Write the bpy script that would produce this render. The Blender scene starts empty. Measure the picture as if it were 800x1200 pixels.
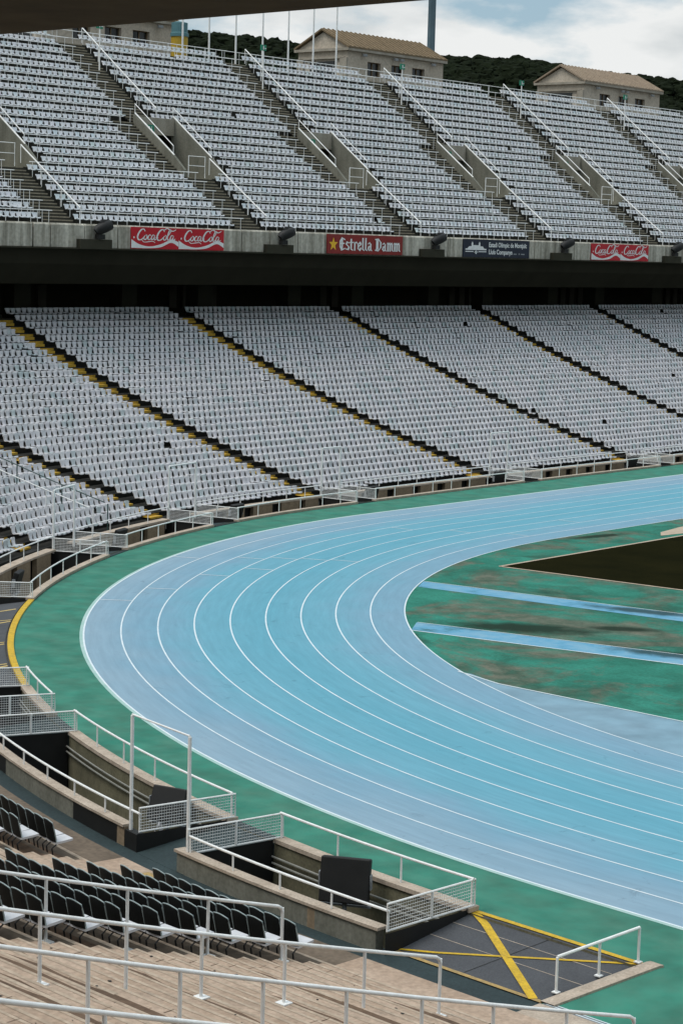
import bpy, math, random
from mathutils import Vector, Matrix
random.seed(7)
C = bpy.context.scene.collection
PI = math.pi
# ------------------------------------------------------------------ track frame: u along the inner lane line, s outward from it
R0, TA, TB = 33.986, -0.0587, 1.5388
UA, UB = R0*TA, -R0*TB
def nrm(u):
    a = TA if u > UA else (-TB if u < UB else u/R0)
    return (-math.cos(a), math.sin(a))
def W(u, s):
    a = TA if u > UA else (-TB if u < UB else u/R0)
    x, y = -math.cos(a)*(R0+s), math.sin(a)*(R0+s)
    if u > UA: e = u-UA; x += math.sin(TA)*e; y += math.cos(TA)*e
    elif u < UB: e = UB-u; x += math.sin(TB)*e; y += -math.cos(TB)*e
    return (x, y)
def fan(u, s):                       # the upper tier opens out slightly
    d = s-36.0
    return u+0.047*d+0.0018*u*d
def WF(u, s): return W(fan(u, s), s)
def off(u):                          # the moat drifts outward along the back straight
    t = min(1, max(0, (u+20)/34.0)); return 1.0*t*t*(3-2*t)
def WO(u, s): return W(u, s+off(u))
def rotz_at(u):
    n = nrm(u); return math.atan2(n[1], n[0])-PI/2
def arc_scale(u, s): return (R0+s)/R0 if UB < u < UA else 1.0

# ------------------------------------------------------------------ materials
MATS = {}
def nodes_of(m):
    m.use_nodes = True; nt = m.node_tree
    return nt, nt.nodes, nt.links
def mat(name, base, rough=.7, dark=None, scale=2.0, amt=.5, fine=None, metal=0, spec=.3, bump=0, vary=None, streak=None):
    """procedural: base colour mottled toward dark by noise; fine = second noise scale; vary = random tint per seat; streak = (axis scale) vertical stains"""
    m = bpy.data.materials.new(name); nt, N, L = nodes_of(m)
    b = N['Principled BSDF']; b.inputs['Roughness'].default_value = rough; b.inputs['Metallic'].default_value = metal
    b.inputs['Specular IOR Level'].default_value = spec
    geo = N.new('ShaderNodeNewGeometry')
    vec = geo.outputs['Position']
    if streak:
        mp = N.new('ShaderNodeMapping'); mp.inputs['Scale'].default_value = streak; L.new(vec, mp.inputs['Vector']); vec2 = mp.outputs['Vector']
    else: vec2 = vec
    n = N.new('ShaderNodeTexNoise'); n.inputs['Scale'].default_value = scale; n.inputs['Detail'].default_value = 8; n.inputs['Roughness'].default_value = .62
    L.new(vec2, n.inputs['Vector'])
    r = N.new('ShaderNodeValToRGB'); r.color_ramp.elements[0].position = .5-amt*.4; r.color_ramp.elements[1].position = .5+amt*.3
    d = dark or tuple(c*.6 for c in base)
    r.color_ramp.elements[0].color = (*d, 1); r.color_ramp.elements[1].color = (*base, 1)
    L.new(n.outputs['Fac'], r.inputs['Fac']); col = r.outputs['Color']
    if fine:
        n2 = N.new('ShaderNodeTexNoise'); n2.inputs['Scale'].default_value = fine; n2.inputs['Detail'].default_value = 4; L.new(vec, n2.inputs['Vector'])
        mr = N.new('ShaderNodeMapRange'); mr.inputs['From Min'].default_value = .3; mr.inputs['From Max'].default_value = .7
        mr.inputs['To Min'].default_value = .78; mr.inputs['To Max'].default_value = 1.12; L.new(n2.outputs['Fac'], mr.inputs['Value'])
        mx = N.new('ShaderNodeVectorMath'); mx.operation = 'SCALE'; L.new(col, mx.inputs[0]); L.new(mr.outputs['Result'], mx.inputs['Scale']); col = mx.outputs['Vector']
    if vary:
        at = N.new('ShaderNodeAttribute'); at.attribute_name = 'tint'
        oi = N.new('ShaderNodeObjectInfo'); ad = N.new('ShaderNodeMath'); ad.operation = 'ADD'
        L.new(at.outputs['Fac'], ad.inputs[0]); L.new(oi.outputs['Random'], ad.inputs[1])
        fr = N.new('ShaderNodeMath'); fr.operation = 'FRACT'; L.new(ad.outputs[0], fr.inputs[0])
        r2 = N.new('ShaderNodeValToRGB'); r2.color_ramp.interpolation = 'LINEAR'
        el = r2.color_ramp.elements; el[0].position = 0; el[0].color = (*vary[0], 1); el[1].position = 1; el[1].color = (*vary[-1], 1)
        for k, c in enumerate(vary[1:-1]): e = el.new((k+1)/(len(vary)-1)); e.color = (*c, 1)
        L.new(fr.outputs[0], r2.inputs['Fac'])
        mm = N.new('ShaderNodeVectorMath'); mm.operation = 'MULTIPLY'; L.new(col, mm.inputs[0]); L.new(r2.outputs['Color'], mm.inputs[1]); col = mm.outputs['Vector']
    L.new(col, b.inputs['Base Color'])
    if bump:
        bp = N.new('ShaderNodeBump'); bp.inputs['Strength'].default_value = bump; bp.inputs['Distance'].default_value = .02
        L.new(n.outputs['Fac'], bp.inputs['Height']); L.new(bp.outputs['Normal'], b.inputs['Normal'])
    MATS[name] = m; return m
def uvmat_track():
    m = bpy.data.materials.new('track_blue'); nt, N, L = nodes_of(m); b = N['Principled BSDF']; b.inputs['Roughness'].default_value = .9; b.inputs['Specular IOR Level'].default_value = .12
    uv = N.new('ShaderNodeUVMap'); uv.uv_map = 'us'; sep = N.new('ShaderNodeSeparateXYZ'); L.new(uv.outputs['UV'], sep.inputs[0])
    geo = N.new('ShaderNodeNewGeometry')
    # wobble the lane profile a little
    nz = N.new('ShaderNodeTexNoise'); nz.inputs['Scale'].default_value = .35; nz.inputs['Detail'].default_value = 6; L.new(geo.outputs['Position'], nz.inputs['Vector'])
    a1 = N.new('ShaderNodeMath'); a1.operation = 'MULTIPLY_ADD'; L.new(nz.outputs['Fac'], a1.inputs[0]); a1.inputs[1].default_value = 3.0; L.new(sep.outputs['Y'], a1.inputs[2])
    a2 = N.new('ShaderNodeMath'); a2.operation = 'MULTIPLY_ADD'; L.new(a1.outputs[0], a2.inputs[0]); a2.inputs[1].default_value = 1/11.; a2.inputs[2].default_value = -1.5/11.
    r = N.new('ShaderNodeValToRGB'); e = r.color_ramp.elements
    lav = (.185, .315, .405); blu = (.118, .32, .405); mid = (.138, .33, .415)
    e[0].position = -0.0; e[0].color = (*lav, 1); e[1].position = 1.0; e[1].color = (.235, .34, .415, 1)
    for p_, c in ((.10, (.17, .315, .405)), (.26, mid), (.45, blu), (.66, mid), (.80, (.18, .315, .405)), (.9, (.21, .325, .405))):
        q = e.new(p_); q.color = (*c, 1)
    L.new(a2.outputs[0], r.inputs['Fac'])
    # streaks along the lanes
    mp = N.new('ShaderNodeMapping'); mp.inputs['Scale'].default_value = (.35, 3.2, 1); L.new(uv.outputs['UV'], mp.inputs['Vector'])
    n2 = N.new('ShaderNodeTexNoise'); n2.inputs['Scale'].default_value = 1.5; n2.inputs['Detail'].default_value = 10; n2.inputs['Roughness'].default_value = .68; L.new(mp.outputs['Vector'], n2.inputs['Vector'])
    mr = N.new('ShaderNodeMapRange'); mr.inputs['From Min'].default_value = .3; mr.inputs['From Max'].default_value = .7; mr.inputs['To Min'].default_value = .89; mr.inputs['To Max'].default_value = 1.07
    L.new(n2.outputs['Fac'], mr.inputs['Value'])
    # sparse scuffs
    n3 = N.new('ShaderNodeTexNoise'); n3.inputs['Scale'].default_value = 1.1; n3.inputs['Detail'].default_value = 12; n3.inputs['Roughness'].default_value = .75; n3.inputs['Distortion'].default_value = 1.2; L.new(geo.outputs['Position'], n3.inputs['Vector'])
    m3 = N.new('ShaderNodeMapRange'); m3.inputs['From Min'].default_value = .27; m3.inputs['From Max'].default_value = .4; m3.inputs['To Min'].default_value = .62; m3.inputs['To Max'].default_value = 1; L.new(n3.outputs['Fac'], m3.inputs['Value'])
    mu = N.new('ShaderNodeMath'); mu.operation = 'MULTIPLY'; L.new(mr.outputs[0], mu.inputs[0]); L.new(m3.outputs[0], mu.inputs[1])
    vm = N.new('ShaderNodeVectorMath'); vm.operation = 'SCALE'; L.new(r.outputs['Color'], vm.inputs[0]); L.new(mu.outputs[0], vm.inputs['Scale'])
    L.new(vm.outputs['Vector'], b.inputs['Base Color']); MATS['track_blue'] = m
STAINS = ((-20.6, -21.9, 2.7, .95, .62), (-18.3, -19.3, 1.3, .45, .70), (-14.6, -21.9, 1.9, .6, .3), (-33.2, -.4, 1.8, .40, 1.45), (-27.0, -22.6, 1.6, .5, -.6), (-22.5, -26.0, 2.0, .5, -.5), (-19.8, -15.7, 2.2, .5, .3))
def stain_mask(N, L, geo, amp=1.5):
    n = N.new('ShaderNodeTexNoise'); n.inputs['Scale'].default_value = .9; n.inputs['Detail'].default_value = 10; n.inputs['Roughness'].default_value = .72; L.new(geo.outputs['Position'], n.inputs['Vector'])
    last = None
    for (cx, cy, ra, rb, an) in STAINS:
        mp = N.new('ShaderNodeMapping'); mp.vector_type = 'TEXTURE'; mp.inputs['Location'].default_value = (cx, cy, 0); mp.inputs['Rotation'].default_value = (0, 0, an); mp.inputs['Scale'].default_value = (ra, rb, 1)
        L.new(geo.outputs['Position'], mp.inputs['Vector']); ln = N.new('ShaderNodeVectorMath'); ln.operation = 'LENGTH'; L.new(mp.outputs['Vector'], ln.inputs[0])
        if last is None: last = ln.outputs['Value']
        else: m = N.new('ShaderNodeMath'); m.operation = 'MINIMUM'; L.new(last, m.inputs[0]); L.new(ln.outputs['Value'], m.inputs[1]); last = m.outputs[0]
    ma = N.new('ShaderNodeMath'); ma.operation = 'MULTIPLY_ADD'; L.new(n.outputs['Fac'], ma.inputs[0]); ma.inputs[1].default_value = amp; L.new(last, ma.inputs[2])
    mr = N.new('ShaderNodeMapRange'); mr.inputs['From Min'].default_value = .55+amp*.5; mr.inputs['From Max'].default_value = 1.25+amp*.5; mr.inputs['To Min'].default_value = .93; mr.inputs['To Max'].default_value = 0; L.new(ma.outputs[0], mr.inputs['Value'])
    return mr.outputs[0]
def infield_mat():
    m = bpy.data.materials.new('infield_green'); nt, N, L = nodes_of(m); b = N['Principled BSDF']; b.inputs['Roughness'].default_value = .9; b.inputs['Specular IOR Level'].default_value = .06
    geo = N.new('ShaderNodeNewGeometry')
    def noise(sc, det=8, ro=.6, di=0, off=(0,0,0)):
        mp = N.new('ShaderNodeMapping'); mp.inputs['Location'].default_value = off; L.new(geo.outputs['Position'], mp.inputs['Vector'])
        n = N.new('ShaderNodeTexNoise'); n.inputs['Scale'].default_value = sc; n.inputs['Detail'].default_value = det; n.inputs['Roughness'].default_value = ro; n.inputs['Distortion'].default_value = di
        L.new(mp.outputs['Vector'], n.inputs['Vector']); return n.outputs['Fac']
    def ramp(f, p0, p1, c0, c1):
        r = N.new('ShaderNodeValToRGB'); r.color_ramp.elements[0].position = p0; r.color_ramp.elements[1].position = p1
        r.color_ramp.elements[0].color = (*c0, 1); r.color_ramp.elements[1].color = (*c1, 1); L.new(f, r.inputs['Fac']); return r.outputs['Color']
    def mix(f, a, c):
        x = N.new('ShaderNodeMix'); x.data_type = 'RGBA'; L.new(f, x.inputs['Factor']); L.new(a, x.inputs['A'])
        if isinstance(c, tuple): x.inputs['B'].default_value = (*c, 1)
        else: L.new(c, x.inputs['B'])
        return x.outputs['Result']
    g = ramp(noise(.5), .35, .65, (.026, .14, .10), (.042, .225, .165))
    k1 = ramp(noise(.20, 12, .72, .9, (3, 8, 0)), .49, .60, (0,)*3, (.85,)*3)
    g = mix(k1, g, ramp(noise(1.4), .35, .65, (.07, .085, .06), (.17, .15, .115)))
    k2 = ramp(noise(.22, 12, .7, .6, (31, 4, 0)), .50, .66, (0,)*3, (.9,)*3)
    g = mix(k2, g, (.025, .075, .052))
    k3 = ramp(noise(1.3, 12, .8, 1.6, (1, 54, 0)), .64, .70, (0,)*3, (.5,)*3)
    g = mix(k3, g, (.30, .42, .36))
    grit = noise(9, 6, .7)
    k5 = ramp(grit, .35, .7, (.80,)*3, (1.15,)*3)
    vm = N.new('ShaderNodeVectorMath'); vm.operation = 'MULTIPLY'; L.new(g, vm.inputs[0]); L.new(k5, vm.inputs[1])
    g = mix(stain_mask(N, L, geo), vm.outputs['Vector'], (.016, .030, .020))
    L.new(g, b.inputs['Base Color']); MATS['infield_green'] = m

uvmat_track(); infield_mat()
def runway_mat():
    m = bpy.data.materials.new('runway_blue'); nt, N, L = nodes_of(m); b = N['Principled BSDF']; b.inputs['Roughness'].default_value = .9; b.inputs['Specular IOR Level'].default_value = .1
    geo = N.new('ShaderNodeNewGeometry'); n = N.new('ShaderNodeTexNoise'); n.inputs['Scale'].default_value = .7; n.inputs['Detail'].default_value = 10; n.inputs['Roughness'].default_value = .7; L.new(geo.outputs['Position'], n.inputs['Vector'])
    r = N.new('ShaderNodeValToRGB'); e = r.color_ramp.elements; e[0].position = .30; e[0].color = (.05, .14, .15, 1); e[1].position = .62; e[1].color = (.20, .36, .46, 1); q = e.new(.45); q.color = (.12, .31, .45, 1); L.new(n.outputs['Fac'], r.inputs['Fac'])
    x = N.new('ShaderNodeMix'); x.data_type = 'RGBA'; L.new(stain_mask(N, L, geo), x.inputs['Factor']); L.new(r.outputs['Color'], x.inputs['A']); x.inputs['B'].default_value = (.03, .065, .07, 1)
    L.new(x.outputs['Result'], b.inputs['Base Color']); MATS['runway_blue'] = m
runway_mat()
M = MATS
mat('apron_green', (.042, .205, .148), .9, (.075, .18, .132), .8, .7, fine=1.2, spec=.06)
mat('line_white', (.70, .75, .76), .7, (.48, .58, .62), 2.2, .95, spec=.2)
mat('turf', (.016, .015, .006), 1, (.007, .008, .004), .45, .9, fine=14, spec=0)
mat('asphalt', (.085, .088, .095), .9, (.055, .057, .062), 1.2, .9, fine=30)
mat('walkway', (.030, .050, .052), .8, (.018, .028, .030), 1.0, .9, fine=16)
mat('yellow_paint', (.66, .42, .02), .6, (.42, .27, .03), 4, .7, fine=20)
mat('yellow_pale', (.62, .45, .16), .8, (.30, .24, .12), 3, .9, fine=20)
mat('yellow_stair', (.55, .33, .03), .7, (.36, .22, .03), 3, .8, fine=9)
mat('yellow_worn', (.46, .30, .10), .8, (.22, .17, .10), 5, .9, fine=20)
mat('concrete', (.47, .43, .36), .9, (.20, .17, .125), 1.1, .95, fine=14, streak=(1, 1, .35), bump=.2)
mat('concrete_grey', (.23, .225, .185), .9, (.08, .08, .06), 1.3, .9, fine=12, streak=(1, 1, .25), bump=.2)
mat('concrete_tan', (.33, .25, .165), .9, (.17, .125, .08), 1.6, .9, fine=12, streak=(1, 1, .3))
mat('concrete_moss', (.19, .175, .11), .95, (.065, .06, .038), 1.5, .9, fine=16, streak=(1, 1, .5), bump=.3)
mat('coping', (.54, .45, .36), .9, (.26, .20, .15), 2.2, .9, fine=20)
mat('terrace_beige', (.50, .38, .29), .9, (.26, .175, .115), .75, .95, fine=11, bump=.2)
mat('terrace_brown', (.19, .145, .105), .95, (.07, .052, .038), 1.1, .95, fine=8)
mat('terrace_grime_shade', (.17, .11, .07), .95, (.08, .05, .035), 1.5, .95, fine=6)
mat('terrace_nosing', (.52, .42, .32), .9, (.28, .20, .14), 1.6, .95, fine=9)
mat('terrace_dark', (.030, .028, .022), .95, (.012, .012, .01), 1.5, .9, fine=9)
mat('terrace_upper', (.06, .057, .045), .95, (.035, .033, .026), 1.2, .9, fine=9)
mat('stair_upper', (.36, .32, .24), .95, (.17, .15, .11), 2.0, .9, fine=9)
mat('fascia_concrete', (.60, .56, .47), .9, (.15, .135, .10), 1.7, .6, fine=5, streak=(1.3, 1.3, .10), bump=.1)
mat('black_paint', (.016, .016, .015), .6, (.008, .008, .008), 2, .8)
mat('void_dark', (.06, .057, .042), 1, (.035, .033, .024), .6, .9, spec=0)
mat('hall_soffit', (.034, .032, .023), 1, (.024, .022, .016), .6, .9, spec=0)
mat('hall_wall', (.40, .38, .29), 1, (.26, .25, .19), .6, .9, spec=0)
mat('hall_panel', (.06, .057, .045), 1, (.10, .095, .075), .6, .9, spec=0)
mat('white_metal', (.86, .86, .84), .45, (.70, .69, .66), 6, .6)
mat('grey_metal', (.28, .30, .31), .5, (.2, .2, .2), 6, .6)
mat('mast_metal', (.20, .30, .36), .5, (.16, .25, .3), 1, .6)
mat('dark_green_metal', (.05, .09, .085), .5, (.03, .06, .05), 4, .6)
SV = [(.93, .92, .94), (1, 1, 1), (.86, .89, .92), (1.03, 1.0, 1.0), (.84, .92, .95), (1, .97, .98), (.92, .94, .94), (.97, .95, .98), (.80, .88, .86)]
SL = [(1, .98, .99), (.93, .93, .94), (1.03, 1.0, 1.01), (.90, .93, .95), (1, .97, 1), (.96, .95, .95), (1.02, 1, 1), (.74, .84, .84), (.98, .96, .99)]
mat('seat_grey', (.66, .652, .652), .5, (.52, .515, .52), 3.0, .8, vary=SL)
mat('seat_white', (.78, .787, .795), .5, (.63, .64, .65), 3.0, .8, vary=SV)
mat('chair_black', (.010, .012, .012), .55, (.006, .007, .007), 5, .8, spec=.25)
mat('chair_rim', (.36, .42, .42), .5, (.18, .22, .22), 8, .8)
mat('chair_pan', (.62, .62, .64), .5, (.45, .45, .46), 6, .8)
mat('banner_red', (.52, .012, .022), .5, (.43, .01, .02), 2, .6)
mat('banner_maroon', (.26, .022, .018), .5, (.2, .018, .014), 2, .6)
mat('banner_navy', (.012, .018, .035), .5, (.008, .012, .026), 2, .6)
mat('print_white', (.80, .80, .78), .6, (.7, .7, .68), 5, .5)
mat('print_yellow', (.85, .50, .03), .6, (.75, .42, .03), 5, .5)
mat('sign_green', (.03, .25, .15), .5, (.02, .2, .12), 5, .5)
mat('wall_cream', (.56, .49, .40), .9, (.44, .38, .30), .8, .8, fine=6, streak=(1, 1, .5))
mat('roof_tile', (.23, .165, .10), .95, (.14, .105, .06), 1.4, .95, fine=5)
mat('roof_pale', (.36, .285, .21), .95, (.27, .20, .14), 1.4, .95, fine=5)
mat('glass_dark', (.012, .014, .013), .25, (.02, .02, .02), 1, .5, spec=.5)
mat('tank_yellow', (.50, .33, .03), .5, (.40, .26, .03), 2, .6)
mat('tank_teal', (.10, .22, .24), .5, (.08, .18, .2), 2, .6)
mat('foliage', (.012, .017, .008), 1, (.007, .010, .005), .05, .9, fine=.35, spec=.05)
mat('earth', (.07, .06, .04), 1, (.04, .035, .025), .05, .9)
mat('sand', (.50, .40, .30), 1, (.3, .24, .18), 2, .9)
mat('grate', (.30, .33, .35), .5, (.18, .2, .22), 9, .9, metal=.3)
mat('slab_under', (.13, .095, .05), .95, (.06, .044, .026), .9, .95, fine=5)
mat('pipe_galv', (.32, .32, .29), .5, (.18, .18, .16), 5, .8)

# ------------------------------------------------------------------ mesh helpers
class MB:
    def __init__(s): s.v = []; s.f = []; s.mi = []
    def face(s, pts, mi=0):
        n = len(s.v); s.v += [tuple(q) for q in pts]; s.f.append(tuple(range(n, n+len(pts)))); s.mi.append(mi)
    def box(s, c, size, rz=0, mi=0, rx=0):
        mtx = Matrix.Translation(c) @ Matrix.Rotation(rz, 4, 'Z') @ Matrix.Rotation(rx, 4, 'X')
        n = len(s.v)
        for x in (-.5, .5):
            for y in (-.5, .5):
                for z in (-.5, .5): s.v.append(tuple(mtx @ Vector((x*size[0], y*size[1], z*size[2]))))
        for q in ((0,1,3,2),(4,6,7,5),(0,4,5,1),(2,3,7,6),(0,2,6,4),(1,5,7,3)): s.f.append(tuple(n+i for i in q)); s.mi.append(mi)
    def tube(s, pts, r, n=6, mi=0, caps=True):
        pts = [Vector(q) for q in pts]; b = len(s.v); m = len(pts)
        for i, q in enumerate(pts):
            d = (pts[min(i+1, m-1)]-pts[max(i-1, 0)]); 
            if d.length < 1e-9: d = Vector((0, 0, 1))
            d.normalize(); a = Vector((0, 0, 1)) if abs(d.z) < .9 else Vector((1, 0, 0))
            e = d.cross(a).normalized(); g = e.cross(d)
            rr = r[i] if isinstance(r, (list, tuple)) else r
            for k in range(n): t = 2*PI*k/n; s.v.append(tuple(q+e*(math.cos(t)*rr)+g*(math.sin(t)*rr)))
        for i in range(m-1):
            for k in range(n):
                k2 = (k+1) % n; s.f.append((b+i*n+k, b+i*n+k2, b+(i+1)*n+k2, b+(i+1)*n+k)); s.mi.append(mi)
        if caps:
            s.f.append(tuple(b+k for k in range(n))); s.mi.append(mi)
            s.f.append(tuple(b+(m-1)*n+k for k in reversed(range(n)))); s.mi.append(mi)
    def sweep(s, prof, us, fn, closed=False, caps=False, mi=0):
        """profile [(s,z)...] swept along the u list through fn(u,s)->(x,y)"""
        b = len(s.v); m = len(prof)
        for u in us:
            for (q, z) in prof: x, y = fn(u, q); s.v.append((x, y, z))
        for i in range(len(us)-1):
            for k in range(m if closed else m-1):
                k2 = (k+1) % m
                s.f.append((b+i*m+k, b+(i+1)*m+k, b+(i+1)*m+k2, b+i*m+k2)); s.mi.append(mi)
        if caps:
            s.f.append(tuple(b+k for k in range(m))); s.mi.append(mi)
            s.f.append(tuple(b+(len(us)-1)*m+k for k in reversed(range(m)))); s.mi.append(mi)
    def add(s, vs, fs, mtx, mi=0):
        n = len(s.v); s.v += [tuple(mtx @ Vector(q)) for q in vs]
        for f in fs: s.f.append(tuple(n+i for i in f)); s.mi.append(mi)
    def build(s, name, mats, parent=None, smooth=False, origin=None, loc=None):
        me = bpy.data.meshes.new(name)
        if parent is not None: o0 = Vector(parent.get('_org', (0, 0, 0)))
        elif origin is not None: o0 = Vector(origin)
        elif loc is not None: o0 = Vector((0, 0, 0))
        else:
            xs = [q[0] for q in s.v]; ys = [q[1] for q in s.v]; zs = [q[2] for q in s.v]
            o0 = Vector(((min(xs)+max(xs))/2, (min(ys)+max(ys))/2, min(zs)))
        me.from_pydata([(q[0]-o0.x, q[1]-o0.y, q[2]-o0.z) for q in s.v], [], s.f)
        if not isinstance(mats, (list, tuple)): mats = [mats]
        for m in mats: me.materials.append(M[m])
        if len(mats) > 1: me.polygons.foreach_set('material_index', s.mi)
        if smooth: me.polygons.foreach_set('use_smooth', [True]*len(me.polygons))
        me.update()
        o = bpy.data.objects.new(name, me); C.objects.link(o)
        if parent is not None: o.parent = parent
        else: o.location = loc if loc is not None else o0
        return o
def tag(o, label, cat, group=None, kind=None):
    if label: o['label'] = label
    if cat: o['category'] = cat
    if group: o['group'] = group
    if kind: o['kind'] = kind
    return o
def thing(name, label, cat, org=(0, 0, 0), group=None, rz=0):
    o = bpy.data.objects.new(name, None); C.objects.link(o); o.location = org; o.rotation_euler = (0, 0, rz); o.empty_display_size = .2
    if not rz: o['_org'] = tuple(org)
    return tag(o, label, cat, group)
def structure(o): o['kind'] = 'structure'; return o
def frange(a, b, st):
    n = max(1, int(math.ceil(abs(b-a)/st-1e-6))); return [a+(b-a)*i/n for i in range(n+1)]
def dup(root, loc, rz=0, label=None):
    r = root.copy(); C.objects.link(r); r.location = loc; r.rotation_euler = (0, 0, rz)
    if label: r['label'] = label
    for ch in list(root.children):
        c = ch.copy(); C.objects.link(c); c.parent = r
        for g in ch.children: d = g.copy(); C.objects.link(d); d.parent = c
    return r
def P3(xy, z): return (xy[0], xy[1], z)
ORD = ['zeroth', 'first', 'second', 'third', 'fourth', 'fifth', 'sixth', 'seventh', 'eighth', 'ninth', 'tenth', 'eleventh', 'twelfth', 'thirteenth', 'fourteenth', 'fifteenth', 'sixteenth', 'seventeenth', 'eighteenth', 'nineteenth', 'twentieth', 'twenty-first', 'twenty-second', 'twenty-third', 'twenty-fourth']
def ordn(n):
    if n < len(ORD): return ORD[n]
    return '%d%s' % (n, 'th' if 10 <= n % 100 <= 20 else {1: 'st', 2: 'nd', 3: 'rd'}.get(n % 10, 'th'))

# ------------------------------------------------------------------ ground, field, track
b = MB(); b.face([(-3000, -3000, -1.9), (3000, -3000, -1.9), (3000, 3000, -1.9), (-3000, 3000, -1.9)])
structure(b.build('ground', 'earth'))
b = MB(); ring = [W(u, 0.0) for u in [-120, -53]+frange(-52.3, -2, 1.0)+[0, 120]]
b.face([P3(q, 0.0) for q in ring]+[(68, 118, 0.0)])
structure(b.build('infield', 'infield_green'))
def strip(name, s0, s1, us, m, z, fn=W, uv=False):
    b = MB(); ns = 2 if not uv else 12
    prof = [(s0+(s1-s0)*i/(ns-1), z) for i in range(ns)]
    b.sweep(prof, us, fn)
    o = b.build(name, m)
    if uv:
        me = o.data; l = me.uv_layers.new(name='us'); co = []
        uvs = [(u, q[0]) for u in us for q in prof]
        for lo in me.loops: co += list(uvs[lo.vertex_index])
        l.data.foreach_set('uv', co)
    return o
US = [-110, -80, -60]+frange(-54, -1, .75)+[2, 20, 60, 115]
structure(strip('running_track', 0, 10.98, US, 'track_blue', .004, uv=True))
# the blue widens inside lane one where the home straight starts
b = MB(); k = [W(u, 0.0) for u in frange(-35.6, -53, .8)]+[W(-110, 0)]
inner = [(x, max(y, -30.0) if x > -17 else y) for x, y in [( -16.6, -29.66), (-15, -29.95)]]+[(58.0, -30.0)]
poly = [P3(q, .004) for q in k][::-1]+[P3(q, .004) for q in [(W(-35.6, 0)[0]+.3, W(-35.6, 0)[1]+.05), (-15.2, -29.95)]]+[(58, -30.0, .004)]
b.face(poly)
o = b.build('track_widening', 'runway_blue'); structure(o)
mat('runway_lav', (.21, .325, .40), .8, (.16, .285, .355), .3, .9, fine=.9)
o.data.materials[0] = M['runway_lav']
b = MB()
for k in range(10): b.sweep([(k*1.22-(.024 if k < 9 else .03), .009), (k*1.22+(.024 if k < 9 else .03), .009)], US, W)
for (u, a, c) in ((-24.42, 8, 9), (-22.2, 7, 8), (-16, 8, 9), (-15.2, 6, 7), (-14.7, 5, 6), (-14.4, 4, 5), (-14.2, 3, 4), (-5, 5, 6), (-4, 3, 4), (-3, 1, 2), (3, 2, 3), (7, 0, 1), (-19.2, 6, 7), (-17.4, 5, 6)):
    b.face([P3(W(u+du, s), .012) for du, s in ((0, a*1.22), (.05, a*1.22), (.05, c*1.22), (0, c*1.22))])
kk = [(-17.2, -29.45), (-15.2, -29.95), (58, -30.0)]
for i in range(2):
    (x0, y0), (x1, y1) = kk[i], kk[i+1]; b.face([(x0, y0, .014), (x1, y1, .014), (x1, y1+.07, .014), (x0, y0+.07, .014)])
structure(b.build('lane_markings', 'line_white'))
mat('edge_pale', (.40, .52, .50), .8, (.22, .42, .36), 1, .8)
structure(strip('pale_edge_line', 11.012, 11.11, US, 'edge_pale', .0075))
USG = [-56.1]+frange(-55, -1, .75)+frange(0, 30, 1.5)+[60, 115]
b = MB()
for i in range(len(USG)-1):
    u0, u1 = USG[i], USG[i+1]
    b.face([P3(W(u0, 10.98), .002), P3(W(u1, 10.98), .002), P3(W(u1, 13.2+off(u1)), .002), P3(W(u0, 13.2+off(u0)), .002)])
b.face([P3(W(u, s), .002) for u, s in ((-110, 10.98), (-56.1, 10.98), (-56.1, 13.2), (-110, 13.2))]); b.face([P3(W(u, s), z) for u, s, z in ((-110, 13.2, .002), (-56.1, 13.2, .002), (-55.5, 15.5, -.328), (-110, 15.5, -.328))])
structure(b.build('green_apron', 'apron_green'))
# turf
b = MB(); b.face([(-30.05, -11.44, .010), (68, .1, .010), (68, 118, .010), (-37.6, 118, .010)])
structure(b.build('football_turf', 'turf'))
b = MB()
def gl(p, q, w, z=.016):
    d = Vector((q[0]-p[0], q[1]-p[1])); d.normalize(); n = Vector((-d.y, d.x))*w/2
    b.face([(p[0]+n.x, p[1]+n.y, z), (p[0]-n.x, p[1]-n.y, z), (q[0]-n.x, q[1]-n.y, z), (q[0]+n.x, q[1]+n.y, z)])
gl((-30.05, -11.44), (68, .1), .16); gl((-30.05, -11.44), (-37.6, 118), .16)
structure(b.build('turf_edging', 'sand'))
b = MB()
b.face([(-29.4, -16.95, .007), (-28.7, -18.1, .007), (-15.5, -16.0, .007), (-16.3, -14.65, .007)])
b.face([(-23.6, -24.0, .007), (-22.75, -25.25, .007), (-6, -21.3, .007), (-7.0, -19.9, .007)])
structure(b.build('runway', 'runway_blue'))
b = MB()
gl((-22.8, -25.3), (-6, -21.35), .07, .011); gl((-23.6, -23.95), (-7, -19.85), .05, .011); gl((-29.4, -16.9), (-16.3, -14.6), .05, .011)
structure(b.build('runway_lines', 'line_white'))
b = MB(); b.face([(-32.2, 3.2, .012), (-31.5, 2.2, .012), (-31.2, 5, .012), (-31.6, 9, .012), (-32.6, 14, .012), (-33.2, 9, .012), (-32.7, 5.4, .012)])
structure(b.build('sand_patch', 'sand'))

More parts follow.
